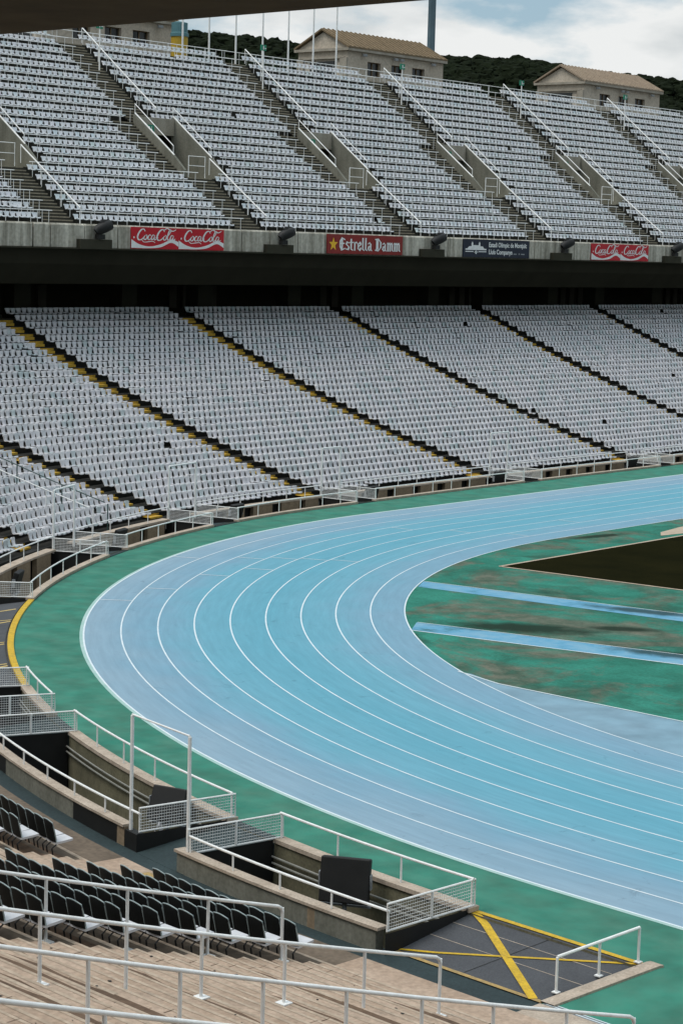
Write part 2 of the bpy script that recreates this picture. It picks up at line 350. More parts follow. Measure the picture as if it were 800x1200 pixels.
# ------------------------------------------------------------------ moat, coping, bridges
BR = [(-47.8, -46.52), (-39.9, -38.4), (-16.9, -15.4), (-9.2, -7.6), (.17, 1.7), (15.4, 17.1), (30.0, 31.6), (45.5, 47.1), (61, 62.6)]
PAD2 = (-56.1, -52.1); PAD = (-35.7, -24.9)
SOL = sorted(BR+[PAD, PAD2])
PITS = [(SOL[i][1], SOL[i+1][0]) for i in range(len(SOL)-1)]+[(62.6, 95)]
def stp(u0, u1): return frange(u0, u1, .6 if u1 < 0 else 1.5)
b = MB(); b.sweep([(13.2, -1.5), (15.9, -1.5)], stp(-56, -2)+[2, 8, 14, 40, 95], WO)
structure(b.build('moat_floor', 'void_dark'))
moat = thing('moat_wall', 'concrete retaining wall under the edge of the green apron', 'retaining wall', P3(W(-40, 13.5), 0))
b = MB()
for u0, u1 in PITS: b.sweep([(13.22, .0), (13.20, .11), (13.50, .11), (13.50, .02), (13.24, .02)], stp(u0, u1), WO, caps=True)
b.build('coping', 'coping', moat)
b = MB(); b.sweep([(13.46, .02), (13.46, -1.52)], stp(-56, -2)+[2, 8, 14, 40, 95], WO)
b.build('inner_face', 'concrete_moss', moat)
b = MB()
for z in (-.28, -.42):
    for u0, u1 in PITS: b.tube([P3(WO(u, 13.53), z) for u in stp(u0, u1)], .022, 5)
tag(b.build('conduit', 'pipe_galv', moat), None, None)
# outer (stand side) parapet of the moat
par = thing('parapet_wall', 'low stained concrete parapet between the moat and the stand walkway', 'parapet wall', P3(W(-45, 15.6), -.33))
bb = {'concrete_grey': MB(), 'black_paint': MB(), 'concrete_tan': MB(), 'coping': MB()}
def wallseg(u0, u1, m, z1=.10, z0=-1.5, t=.20):
    bb[m].sweep([(15.58, z0), (15.58, z1), (15.58+t, z1), (15.58+t, min(z0, -.34))], stp(u0, u1), WO, caps=True)
def cap(u0, u1, z1=.10): bb['coping'].sweep([(15.55, z1+.002), (15.55, z1+.06), (15.82, z1+.06), (15.82, z1+.002)], stp(u0, u1), WO, closed=True, caps=True)
wallseg(-51.9, -50.75, 'concrete_grey'); wallseg(-50.75, -50.6, 'concrete_tan'); wallseg(-50.6, -47.62, 'concrete_grey'); cap(-51.95, -47.58)
wallseg(-46.5, -46.14, 'black_paint', .06); wallseg(-46.12, -45.9, 'concrete_tan'); wallseg(-45.9, -44.4, 'black_paint'); wallseg(-44.4, -41.4, 'concrete_grey'); wallseg(-41.4, -39.9, 'black_paint'); cap(-46.12, -39.9)
wallseg(-38.4, -35.7, 'concrete_grey'); cap(-38.4, -35.7)
for (u0, u1) in PITS:
    if u0 < -30: continue
    n = max(3, int((u1-u0)*arc_scale(u0, 16)/2.0)); w = (u1-u0)/n
    for i in range(n):
        a = u0+i*w
        wallseg(a+.10*w, a+.78*w, 'concrete_tan', .09)
    bb['black_paint'].sweep([(15.84, -1.5), (15.84, .08)], stp(u0, u1), WO)
    bb['coping'].sweep([(15.56, .095), (15.56, .18), (16.0, .18), (16.0, .095)], stp(u0, u1), WO, closed=True, caps=True)
for m, q in bb.items(): q.build({'concrete_grey': 'wall_panel', 'black_paint': 'black_panel', 'concrete_tan': 'pier', 'coping': 'wall_cap'}[m], m, par)

def mesh_panel(u, s0, s1, z0, z1, parent, cell=.062, r=.0055):
    """welded wire mesh in a tube frame, square to the track"""
    f = MB(); p = lambda s, z: P3(WO(u, s), z)
    f.tube([p(s0, z0), p(s0, z1), p(s1, z1), p(s1, z0), p(s0, z0)], .022, 6); m_ = (s0+s1)/2
    f.tube([p(m_, z0), p(m_, z1)], .03, 6)
    f.build('panel_frame', 'white_metal', parent)
    g = MB(); n = int((s1-s0)/cell)
    for i in range(1, n): g.tube([p(s0+(s1-s0)*i/n, z0), p(s0+(s1-s0)*i/n, z1)], r, 4, caps=False)
    n = int((z1-z0)/cell)
    for i in range(1, n): z = z0+(z1-z0)*i/n; g.tube([p(s0, z), p(s1, z)], r, 4, caps=False)
    g.build('wire_mesh', 'white_metal', parent)
BN = ['in front of the black chairs', 'left of the nearest pit', 'beyond the hatched pad', 'second beyond the hatched pad', 'third beyond the hatched pad', 'fourth beyond the hatched pad', 'fifth beyond the hatched pad', 'sixth beyond the hatched pad', 'farthest along the moat']
for i, (u0, u1) in enumerate(BR):
    br = thing('footbridge', 'white railed footbridge over the moat, '+BN[i], 'footbridge', P3(WO((u0+u1)/2, 14.7), 0), 'footbridges over the moat')
    d = MB(); d.sweep([(13.2, -.30), (13.2, .03), (15.8, -.325), (15.8, -.6)], [u0, u1], WO, closed=True, caps=True); d.build('deck', 'walkway', br)
    for uu, sg in ((u0, -1), (u1, 1)):
        d = MB(); du = .012*sg; d.face([P3(WO(uu+du, 13.5), .08), P3(WO(uu+du, 15.78), .08), P3(WO(uu+du, 15.78), -1.49), P3(WO(uu+du, 13.5), -1.49)]); d.build('side_beam', 'black_paint', br)
    for uu, sg in ((u0, -1), (u1, 1)): mesh_panel(uu+sg*.03, 13.27, 15.72, .12, .64, br)
# standing end panels beside the two asphalt pads
for uu, lab in ((-52.08, 'white wire mesh barrier at the right end of the nearest pit'), (-35.72, 'white wire mesh barrier at the near edge of the left hatched pad'), (-24.88, 'white wire mesh barrier at the far edge of the left hatched pad')):
    t = thing('mesh_barrier', lab, 'barrier', P3(WO(uu, 14.7), 0)); mesh_panel(uu+(.03 if uu != -35.72 else -.03), 13.27, 15.72, .12, .64, t)
    sg = .01 if uu != -35.72 else -.01
    d = MB(); d.face([P3(WO(uu+sg, 13.5), .08), P3(WO(uu+sg, 15.78), .08), P3(WO(uu+sg, 15.78), -1.49), P3(WO(uu+sg, 13.5), -1.49)]); d.build('base_beam', 'black_paint', t)
PN = ['nearest pit', 'second pit from the right', 'short pit beside the left hatched pad', 'first pit beyond the left hatched pad', 'second pit beyond the left hatched pad', 'third pit beyond the left hatched pad', 'fourth pit beyond the left hatched pad', 'fifth pit beyond the left hatched pad', 'sixth pit beyond the left hatched pad', 'seventh pit beyond the left hatched pad', 'farthest pit']
for i, (u0, u1) in enumerate(PITS):
    for (s, z0, z1, side) in ((13.34, .11, .66, 'track'), (15.68, .15, .50 if i < 3 else .72, 'stand')):
        t = thing('pipe_railing', 'white pipe railing on the %s side of the %s' % (side, PN[i]), 'railing', P3(WO((u0+u1)/2, s), z0))
        r = MB(); r.tube([P3(WO(u, s), z1) for u in stp(u0+.03, u1-.03)], .028, 7); r.build('rail', 'white_metal', t)
        n = max(2, round((u1-u0)*arc_scale(u0, s)/1.75))
        for k in range(n+1):
            u = u0+.06+(u1-u0-.12)*k/n; q = MB(); q.tube([P3(WO(u, s), z0), P3(WO(u, s), z1-.01)], .022, 6); q.build('post', 'white_metal', t)
# tall white portal frames on the bridges
def portal(u0, u1, lab, zt=2.62):
    t = thing('goal_gantry', lab, 'gantry', P3(WO((u0+u1)/2, 15.68), .15), 'tall white portal frames by the footbridges')
    for u in (u0, u1):
        q = MB(); q.tube([P3(WO(u, 15.68), .0), P3(WO(u, 15.68), zt-.02)], .04 if u < -30 else .05, 8); q.build('post', 'white_metal', t)
    q = MB(); q.tube([P3(WO(u0, 15.68), zt), P3(WO(u1, 15.68), zt)], .022 if u0 < -30 else .04, 8); q.build('crossbar', 'white_metal', t)
FN = {0: 'tall white goal-like frame beside the two nearest pits', 2: 'tall white frame at the left edge, in front of grey seats', 3: 'tall white frame before the second footbridge past the hatched pad', 4: 'faint white frame before the middle of the lower tier', 5: 'small white frame below the far right stairway'}
for i in (0, 2, 3, 4, 5): portal(-47.8 if i == 0 else BR[i][0], -46.2 if i == 0 else BR[i][1], FN[i])

# asphalt pads with yellow hatching
def rz_(q): return 0 if q < 13.2 else (-.33*(q-13.2)/2.3 if q < 15.5 else -.33)
def sk(u, q, k=1.0): return u+.24*k*(min(q, 15.5)-13.2)
def ps(u, s, z=.017): return P3(W(u, s), z+rz_(s))
def quad(m, u0, u1, s0, s1, z=0, k0=0, k1=0): m.face([ps(sk(u0, s0, k0), s0, z), ps(sk(u1, s0, k1), s0, z), ps(sk(u1, s1, k1), s1, z), ps(sk(u0, s1, k0), s1, z)])
b = MB(); quad(b, -56.05, -51.97, 13.2, 15.5, .012, 1, 0); structure(b.build('asphalt_pad', 'asphalt'))
b = MB()
us = stp(*PAD)
for i in range(len(us)-1): quad(b, us[i], us[i+1], 13.2, 15.5, .012); quad(b, us[i], us[i+1], 15.5, 19.5, .012)
structure(b.build('asphalt_pad', 'asphalt'))
def ystripe(m, a, c, w, z=.018, n=4):
    for i in range(n):
        ta, tb = i/n, (i+1)/n
        ua, sa, ub, sb = a[0]+(c[0]-a[0])*ta, a[1]+(c[1]-a[1])*ta, a[0]+(c[0]-a[0])*tb, a[1]+(c[1]-a[1])*tb
        p = Vector(W(ua, sa)); q = Vector(W(ub, sb))
        d = (q-p).normalized(); nn = Vector((-d.y, d.x))*w/2; za, zb = z+rz_(sa), z+rz_(sb)
        m.face([(p.x+nn.x, p.y+nn.y, za), (p.x-nn.x, p.y-nn.y, za), (q.x-nn.x, q.y-nn.y, zb), (q.x+nn.x, q.y+nn.y, zb)])
y = MB(); ystripe(y, (-52.0, 13.25), (-55.3, 15.48), .17, .026, 6); ystripe(y, (-51.95, 15.45), (-55.95, 13.3), .09, .021, 6)
ystripe(y, (-51.97, 13.27), (-56.0, 13.27), .13, .023)
structure(y.build('yellow_hatching', 'yellow_paint'))
y = MB(); ystripe(y, (-51.97, 15.47), (-55.5, 15.47), .12, .019)
structure(y.build('worn_yellow_line', 'yellow_worn'))
y = MB()
for s in (13.9, 14.55): ystripe(y, (-52.0, s), (-55.8, s), .022, .016)
structure(y.build('pad_joint', 'coping'))
y = MB(); ystripe(y, (-54.0, 13.3), (-53.6, 15.4), .022, .0165); structure(y.build('crack_line', 'black_paint'))
kb = MB(); kb.sweep([(13.2, .0), (13.2, .055), (13.40, .055), (13.40, -.03)], stp(*PAD), W, caps=True)
tag(kb.build('yellow_kerb', 'yellow_paint'), 'curved bright yellow kerb around the left hatched pad', 'kerb')
y = MB()
for k, (a, c) in enumerate((((-26, 13.6), (-26.9, 19)), ((-27.6, 13.5), (-26.6, 19)), ((-27.8, 13.5), (-28.8, 19)), ((-30.5, 13.5), (-29.4, 19)), ((-30.7, 13.5), (-31.6, 19)), ((-33, 13.5), (-32.2, 19)), ((-33.2, 13.5), (-34.2, 19)))): ystripe(y, a, c, .14, .019+.0011*k, 8)
structure(y.build('yellow_hatching', 'yellow_pale'))
kb = MB()
A_ = [(-56.05, 13.1), (-56.05, 15.55)]
for sa, sb in ((13.1, 13.2), (13.2, 14.3), (14.3, 15.5)):
    for zz in (.045,): kb.face([ps(sk(-56.03, sa), sa, zz), ps(sk(-56.33, sa), sa, zz), ps(sk(-56.33, sb), sb, zz), ps(sk(-56.03, sb), sb, zz)])
    for e_ in (-56.03, -56.33): kb.face([ps(sk(e_, sa), sa, -.05), ps(sk(e_, sa), sa, .045), ps(sk(e_, sb), sb, .045), ps(sk(e_, sb), sb, -.05)])
tag(kb.build('concrete_kerb', 'coping'), 'beige concrete kerb along the right edge of the near hatched pad', 'kerb')
t = thing('pad_railing', 'short white pipe railing on the kerb right of the near hatched pad', 'railing', P3(W(-55.9, 14.4), -.2))
q = MB(); q.tube([ps(-55.5, 15.1, .70), ps(-55.93, 13.3, .70)], .03, 8); q.build('rail', 'white_metal', t)
for u, s in ((-55.5, 15.1), (-55.7, 14.15), (-55.93, 13.3)):
    q = MB(); q.tube([ps(u, s, .03), ps(u, s, .69)], .026, 8); q.box(ps(u, s, .055), (.12, .12, .02)); q.build('post', 'white_metal', t)
b = MB(); b.sweep([(15.56, -.4), (15.56, -.305), (17.3, -.305)], [-64, -55.52], W, caps=True); structure(b.build('concrete_path', 'coping'))
b = MB(); b.sweep([(15.2, -.318), (15.55, -.318)], [-66, -55.55], W); structure(b.build('drain_channel', 'grate'))
b = MB()
for s in (15.24, 15.32, 15.40, 15.48): b.sweep([(s, -.312), (s+.03, -.312)], [-66, -55.6], W)
structure(b.build('drain_grating', 'line_white'))
# walkway behind the near parapet
b = MB(); b.sweep([(15.5, -.33), (16.9, -.33)], stp(-56.1, -24.9), W); structure(b.build('walkway', 'walkway'))

# ------------------------------------------------------------------ near stand
def zn(i): d = .8*i; return -.12+.27*d+.0022*d*d
SN = 17.3
NR = 34
near = thing('near_grandstand', 'weathered beige concrete terrace in the foreground with steps and pipe handrails', 'grandstand', P3(W(-50, 17.3), -.33))
def stair_profile(s0, i0, i1, tread, zf, half=False):
    pr = []
    for i in range(i0, i1):
        s = s0+tread*i; z = zf(i); zp = zf(i-1) if i > i0 else (zf(i)-.2 if i0 else 0)
        if half and i > 0: pr += [(s-tread/2, zf(i-1)), (s-tread/2, (zf(i-1)+z)/2), (s, (zf(i-1)+z)/2), (s, z)]
        else: pr += [(s, zp), (s, z)]
    pr.append((s0+tread*i1, zf(i1-1))); return pr
us_n = frange(-46.0, -52.3, .5)+[-75]
b = MB(); b.sweep([(16.35, -.335), (16.35, -.235), (SN, -.235)]+stair_profile(SN, 0, NR, .8, zn)[1:], stp(-49.05, -52.05), W)
b.build('terrace', 'terrace_brown', near)
b = MB(); b.sweep([(16.35, -.335), (16.35, -.235), (SN, -.235)]+stair_profile(SN, 0, NR, .8, zn)[1:], stp(-24.9, -46.8), W); b.build('terrace', 'terrace_brown', near)
b = MB(); b.sweep([(16.35, -.335), (16.35, -.235), (SN, -.235)]+stair_profile(SN, 0, NR, .8, zn, True)[1:], [-52.05, -52.3, -62, -80], W); b.build('steps', 'terrace_beige', near)
b = MB(); b.sweep([(16.35, -.335), (16.35, -.235), (SN, -.235)]+stair_profile(SN, 0, NR, .8, zn, True)[1:], stp(-46.8, -49.05), W); b.build('steps', 'terrace_beige', near)
b = MB(); s9 = SN+.8*NR; b.face([P3(W(-24.9, s9), zn(NR-1)), P3(W(-24.9, s9+.01), -1.9), P3(W(-80, s9), -1.9), P3(W(-80, s9), zn(NR-1))]); b.build('back_wall', 'concrete_grey', near)
b = MB()
b.sweep([(16.45, -.23), (17.2, -.23)], stp(-47.6, -48.6), W)
b.build('step_marking', 'yellow_worn', near)
# grime and painted step shade at the back of every tread, worn pale nosings
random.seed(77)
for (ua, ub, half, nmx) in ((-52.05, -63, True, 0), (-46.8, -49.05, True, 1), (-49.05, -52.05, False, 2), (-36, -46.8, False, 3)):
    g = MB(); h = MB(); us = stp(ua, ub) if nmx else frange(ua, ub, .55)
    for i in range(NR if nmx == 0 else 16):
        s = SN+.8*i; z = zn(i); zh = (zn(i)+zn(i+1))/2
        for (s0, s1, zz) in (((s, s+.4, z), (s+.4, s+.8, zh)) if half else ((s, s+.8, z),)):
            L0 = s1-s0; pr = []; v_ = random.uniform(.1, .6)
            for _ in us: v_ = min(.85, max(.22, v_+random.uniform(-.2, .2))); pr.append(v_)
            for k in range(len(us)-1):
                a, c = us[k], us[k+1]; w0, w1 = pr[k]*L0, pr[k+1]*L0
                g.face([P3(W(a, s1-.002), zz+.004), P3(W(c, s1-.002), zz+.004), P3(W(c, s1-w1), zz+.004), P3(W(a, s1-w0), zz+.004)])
                if pr[k] > .8: continue
                h.face([P3(W(a, s0+.002), zz+.005), P3(W(c, s0+.002), zz+.005), P3(W(c, s0+.09*(.6+w1)), zz+.005), P3(W(a, s0+.09*(.6+w0)), zz+.005)])
    g.build('tread_grime_shade', 'terrace_grime_shade', near)['kind'] = 'stuff'; h.build('tread_nosing', 'terrace_nosing', near)['kind'] = 'stuff'
random.seed(15); jn = MB(); db = MB()
for i in range(18):
    for (s0, s1, zz) in ((SN+.8*i, SN+.8*i+.4, zn(i)), (SN+.8*i+.4, SN+.8*i+.8, (zn(i)+zn(i+1))/2)):
        u = -52.2-random.uniform(.2, .6)
        while u > -62.5:
            w_ = random.uniform(.008, .016); jn.face([P3(W(u, s0+.01), zz+.007), P3(W(u-w_, s0+.01), zz+.007), P3(W(u-w_, s1-.01), zz+.007), P3(W(u, s1-.01), zz+.007)]); u -= random.choice((3.6, 4.8, 6.0))
        for _ in range(7):
            u = random.uniform(-62, -49.2); sq = random.uniform(s0+.04, s1-.04); x, yy = W(u, sq); r_ = random.uniform(.012, .045)
            if u > -52: zq = zn(i)
            else: zq = zz
            db.face([(x+r_*random.uniform(.5, 1.2)*math.cos(q*PI/3), yy+r_*random.uniform(.4, 1.0)*math.sin(q*PI/3), zq+.009) for q in range(6)])
jn.build('expansion_joint', 'terrace_grime_shade', near)['kind'] = 'stuff'; db.build('dirt_speck', 'black_paint', near)['kind'] = 'stuff'
# handrails
def near_floor(s):
    d = max(0, s-SN); i = int(d/.8); z = zn(min(i, NR-1)); 
    if (d/.8-i) > .5: z = (zn(i)+zn(i+1))/2
    return z
def handrail(u, s_end, s_start, posts, lab, u2=None):
    t = thing('handrail', lab, 'handrail', P3(W(u, s_end), near_floor(s_end)))
    u2 = u if u2 is None else u2; uu = lambda s: u+(u2-u)*(s-s_end)/(s_start-s_end)
    zt = lambda s: -.28+.27*(s-16.9)+.0022*(s-16.9)**2+1.0
    n = 14; pts = [P3(W(uu(s_end), s_end), zt(s_end)-.08), P3(W(uu(s_end), s_end+.03), zt(s_end)-.02)]+[P3(W(uu(s), s), zt(s)) for s in [s_end+.1+(s_start-s_end-.1)*k/n for k in range(n+1)]]
    q = MB(); q.tube(pts, .032, 9); q.build('rail', 'white_metal', t, smooth=True)
    for s in posts:
        q = MB(); q.tube([P3(W(uu(s), s), near_floor(s)), P3(W(uu(s), s), zt(s)-.015)], .028, 8); q.box(P3(W(uu(s), s), near_floor(s)+.012), (.2, .2, .024)); q.build('post', 'white_metal', t)
handrail(-52.0, 18.33, 30, (18.33, 20.0, 21.7, 23.3, 25, 26.6, 28.2), 'white pipe handrail closest to the black chairs', -51.6)
handrail(-55.3, 17.97, 31, (17.97, 19.7, 21.4, 23.05, 24.45, 25.95, 27.6, 29.2), 'white pipe handrail running down the middle of the beige steps', -54.6)
handrail(-58.85, 17.34, 33, (17.34, 18.85, 20.39, 21.8, 23.2, 24.65, 26.0, 27.4, 28.8, 30.3), 'long white pipe handrail crossing the lower foreground', -57.2)
handrail(-61.5, 18.5, 34, (20, 22, 24, 26, 28, 29.6, 31.6), 'white pipe handrail cut by the bottom left corner', -60.6)

# chairs of the near stand
def shell_back(w, z0, z1, y0, y1, nx=6, nz=6, t=.022):
    V = []; F = []
    def P(i, j, o):
        x = (i/nx-.5); zz = j/nz
        z = z0+(z1-z0)*zz+zz*zz*(.010*math.cos(x*2*PI)-.010*(x*2)**6+.012*x*2)
        yy = y0+(y1-y0)*zz+.10*(x*x)*-.8+o
        ww = w*(1-.05*zz*zz)
        return (x*ww, yy, z)
    for o in (0, t):
        for j in range(nz+1):
            for i in range(nx+1): V.append(P(i, j, o))
    m = (nx+1); K = m*(nz+1)
    for j in range(nz):
        for i in range(nx):
            a = j*m+i; F.append((a, a+1, a+m+1, a+m)); F.append((K+a, K+a+m, K+a+m+1, K+a+1))
    for j in range(nz):
        for i in (0, nx): a = j*m+i; F.append((a, a+m, K+a+m, K+a) if i == 0 else (a, K+a, K+a+m, a+m))
    for i in range(nx):
        for j in (0, nz): a = j*m+i; F.append((a, K+a, K+a+1, a+1) if j == 0 else (a, a+1, K+a+1, K+a))
    rim = [P(0, j, t/2) for j in range(nz+1)]+[P(i, nz, t/2) for i in range(1, nx+1)]+[P(nx, j, t/2) for j in range(nz-1, -1, -1)]
    return V, F, rim
CH0 = thing('folding_chair', 'x', 'chair', (0, 0, 0), 'black backed stand chairs beside the walkway')
V_, F_, rim_ = shell_back(.405, .40, .86, .0, .10)
b = MB(); b.add(V_, F_, Matrix()); b.build('backrest', 'chair_black', CH0, smooth=False)
b = MB(); b.tube(rim_, .013, 5); b.build('edge_trim', 'chair_rim', CH0, smooth=True)
b = MB(); pv = [(-.19, -.40, .435), (.19, -.40, .435), (.195, -.2, .415), (.195, .0, .40), (-.195, .0, .40), (-.195, -.2, .415)]
b.face(pv); b.face([(x, yy, z-.045) for x, yy, z in reversed(pv)])
for i in range(6): a, c = pv[i], pv[(i+1) % 6]; b.face([(a[0], a[1], a[2]-.045), (c[0], c[1], c[2]-.045), c, a])
b.build('seat', 'chair_pan', CH0)
for sx in (-.12, .12):
    b = MB(); b.tube([(sx, -.10, .37), (sx, .06, .26), (sx, .02, .02)], .017, 5); b.box((sx, .02, .01), (.05, .14, .02)); b.build('leg', 'black_paint', CH0)
used = [False]
def place_chair(x, y_, z, rz, lab):
    if not used[0]: used[0] = True; CH0.location = (x, y_, z); CH0.rotation_euler = (0, 0, rz); CH0['label'] = lab; return CH0
    return dup(CH0, (x, y_, z), rz, lab)
def row_word(i): return ORD[i+1]
for blk, (ua, ub, rows) in enumerate(((-52.0, -49.1, 9), (-46.75, -43.6, 3))):
    for i in range(rows):
        s = SN+.30+.8*i; sc = arc_scale(-50, s); n = int((ub-ua)*sc/.42)
        for k in range(n):
            u = (ua+(.22+.42*k)/sc) if blk == 0 else (ua+(.24+.42*k)/sc)
            x, y_ = W(u, s+.30); 
            # keep what the frame can show
            dx, dy = x-22.99, y_+78.02; w = dx*-.676+dy*.726; px = 400+2450*(dx*.7294+dy*.6835)/w
            if px < -25: continue
            if blk == 0: lab = 'black chair, %s row behind the walkway, %s from the handrail end' % (row_word(i), ORD[k+1])
            else: lab = 'black chair left of the yellowish step, %s row, %s from the aisle' % (row_word(i), ORD[k+1])
            place_chair(x, y_, zn(i)+random.uniform(0, .004), rotz_at(u)+random.uniform(-.03, .03), lab)

# ------------------------------------------------------------------ loudspeakers on posts in the moat
def loudspeaker(u, s, z, lab, tilt=.35, w=.98, h=.95, yaw=0):
    t = thing('loudspeaker', lab, 'loudspeaker', P3(WO(u, s), -1.5), 'black loudspeakers along the moat', rotz_at(u)+yaw)
    zz = z+1.5
    b = MB(); b.box((0, 0, zz), (w, .20, h), rx=tilt); o = b.build('cabinet', 'black_paint', t)
    bv = o.modifiers.new('bevel', 'BEVEL'); bv.width = .03; bv.segments = 2
    b = MB(); b.tube([(0, .02, 0), (0, .02, zz-.2)], .05, 8); b.box((0, .02, .02), (.3, .3, .04)); b.build('post', 'grey_metal', t)
    b = MB(); b.box((-w/2-.02, 0, zz), (.03, .12, .3)); b.box((w/2+.02, 0, zz), (.03, .12, .3)); b.box((0, .0, zz-h/2-.05), (w+.07, .12, .03)); b.build('bracket', 'grey_metal', t)
loudspeaker(-45.2, 13.95, .05, 'black loudspeaker panel in the second pit beside the mesh footbridge', .42, .9, .8, yaw=.5)
loudspeaker(-50.1, 14.15, .12, 'large square black loudspeaker panel in the nearest pit', .2, 1.02, .92, yaw=.62)
for u, nm in ((-22.9, 'black loudspeaker at the left edge below the brown wall piers'), (-14.1, 'black loudspeaker beside the first far footbridge'), (-6.5, 'black loudspeaker below the second yellow stairway'), (2.8, 'black loudspeaker near the middle of the far moat'), (14.5, 'black loudspeaker below the third yellow stairway'), (28.5, 'black loudspeaker below the fourth yellow stairway'), (43.5, 'farthest black loudspeaker at the right edge of the moat')):
    loudspeaker(u, 14.4, .22, nm, .25, .95, .8)
b = MB(); random.seed(3)
for k in range(14):
    a = [(random.uniform(-.3, .3), random.uniform(-.25, .25), random.uniform(0, .45)) for _ in range(3)]; b.face([(x-.2 if 0 else x, yy, z) for x, yy, z in a])
x, yy = W(-45.6, 14.5); o = b.build('plastic_sheeting', 'chair_pan', loc=(x, yy, -.55)); tag(o, 'crumpled white plastic sheeting beside the black speaker panel', 'plastic sheet')
b = MB(); b.box((0, 0, -.5), (.6, .5, 1.0)); o = b.build('equipment_crate', 'black_paint', loc=(x, yy, -.56)); tag(o, 'black crate under the white plastic sheeting in the pit', 'crate')

# ------------------------------------------------------------------ far lower tier
AL = [-16.3, -8.3, .9, 16.3, 31.8, 47.7, 64.3, 81.0]
AT = [-16.3, -9.5, -.7, 14.8, 30.4, 46.9, 63.0, 79.6]
def al(k, s): return AL[k]+(AT[k]-AL[k])*(s-18.6)/20.2
S0L, TL, NL = 16.9, .8, 29
def zl(i): d = .8*i; return -.12+.275*d+.0043*d*d
lower = thing('lower_grandstand', 'curved lower tier of the stadium with yellow stairways and a shaded rear hall', 'grandstand', P3(W(20, 17), 0))
ul = stp(-29, -2)+frange(-.5, 95, 2.5)
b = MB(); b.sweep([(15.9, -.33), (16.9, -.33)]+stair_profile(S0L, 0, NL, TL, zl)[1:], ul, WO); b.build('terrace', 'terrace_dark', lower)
AW = .54
for k in range(len(AL)):
    y1 = MB(); y2 = MB()
    for i in range(NL-1):
        s = S0L+TL*i; ua = al(k, s); du = AW/arc_scale(ua, s); h = zl(i+1)-zl(i); z = zl(i)
        U_ = [ua-du, ua+du]
        y1.sweep([(s+.40, z+.03), (s+.40, z+h*.5), (s+.797, z+h*.5), (s+.797, z+h*.62)], U_, WO, caps=False)
        y1.sweep([(s+.795, z+h*.5), (s+.795, z+h-.03)], [ua-du, ua+du*(1.5 if k < 4 else .8)], WO)
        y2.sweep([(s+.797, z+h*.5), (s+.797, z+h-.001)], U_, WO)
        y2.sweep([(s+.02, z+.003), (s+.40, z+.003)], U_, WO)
    y1.build('stair_nosing', 'yellow_stair' if k < 6 else 'yellow_worn', lower); y2.build('riser_painted_shade', 'black_paint', lower)  # black risers and treads: shade beside the seats put into the colour
# hall behind the lower tier
b = MB(); sE = S0L+TL*NL; zE = zl(NL-1)
b.sweep([(sE, zE), (46.5, zE), (46.5, 10.34)], ul, WO); b.build('rear_hall', 'hall_wall', lower)
for k in range(-2, 7):
    u = 15.6*k+6.6
    for du, w in ((-4.4, 1.3), (4.4, 1.3)):
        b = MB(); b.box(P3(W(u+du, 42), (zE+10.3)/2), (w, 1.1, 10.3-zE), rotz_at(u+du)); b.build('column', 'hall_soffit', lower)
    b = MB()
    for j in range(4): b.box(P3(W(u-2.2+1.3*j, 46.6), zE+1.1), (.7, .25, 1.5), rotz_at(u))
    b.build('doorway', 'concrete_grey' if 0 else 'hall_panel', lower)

# seat meshes ------------------------------------------------
def seat_template(w, pan, top, depth=.40, legs=True):
    pr = [(-depth, pan-.03, .42), (-depth+.03, pan+.015, .47), (-.06, pan-.02, .37), (.0, pan+.03, .33), (.03, pan+.15, .385), (.05, top-.05, .5), (.065, top, .43)]
    V = []; F = []; nx = 3
    for o in (0, 1):
        for (yy, z, hw) in pr:
            for i in range(nx):
                x = (i-1)*hw*w; cy = -.03*abs(i-1) if yy > -.05 else 0; cz = .02*abs(i-1) if yy <= -.05 else 0
                V.append((x, yy+cy+(.035 if o and z > pan else 0), z+cz-(.035 if o and yy < .0 else 0)))
    m = nx*len(pr)
    for j in range(len(pr)-1):
        for i in range(nx-1):
            a = j*nx+i; F.append((a, a+1, a+nx+1, a+nx)); F.append((m+a, m+a+nx, m+a+nx+1, m+a+1))
        for i in (0, nx-1): a = j*nx+i; F.append((a, a+nx, m+a+nx, m+a) if i == 0 else (a, m+a, m+a+nx, a+nx))
    for j in (0, len(pr)-1):
        for i in range(nx-1): a = j*nx+i; F.append((a, m+a, m+a+1, a+1) if j == 0 else (a, a+1, m+a+1, m+a))
    if legs:
        n = len(V)
        for x in (-.04, .04):
            for yy in (-.2, -.08):
                for z in (-.01, pan-.03): V.append((x, yy, z))
        for q in ((0,1,3,2),(4,6,7,5),(0,4,5,1),(2,3,7,6)): F.append(tuple(n+i for i in q))
    return V, F
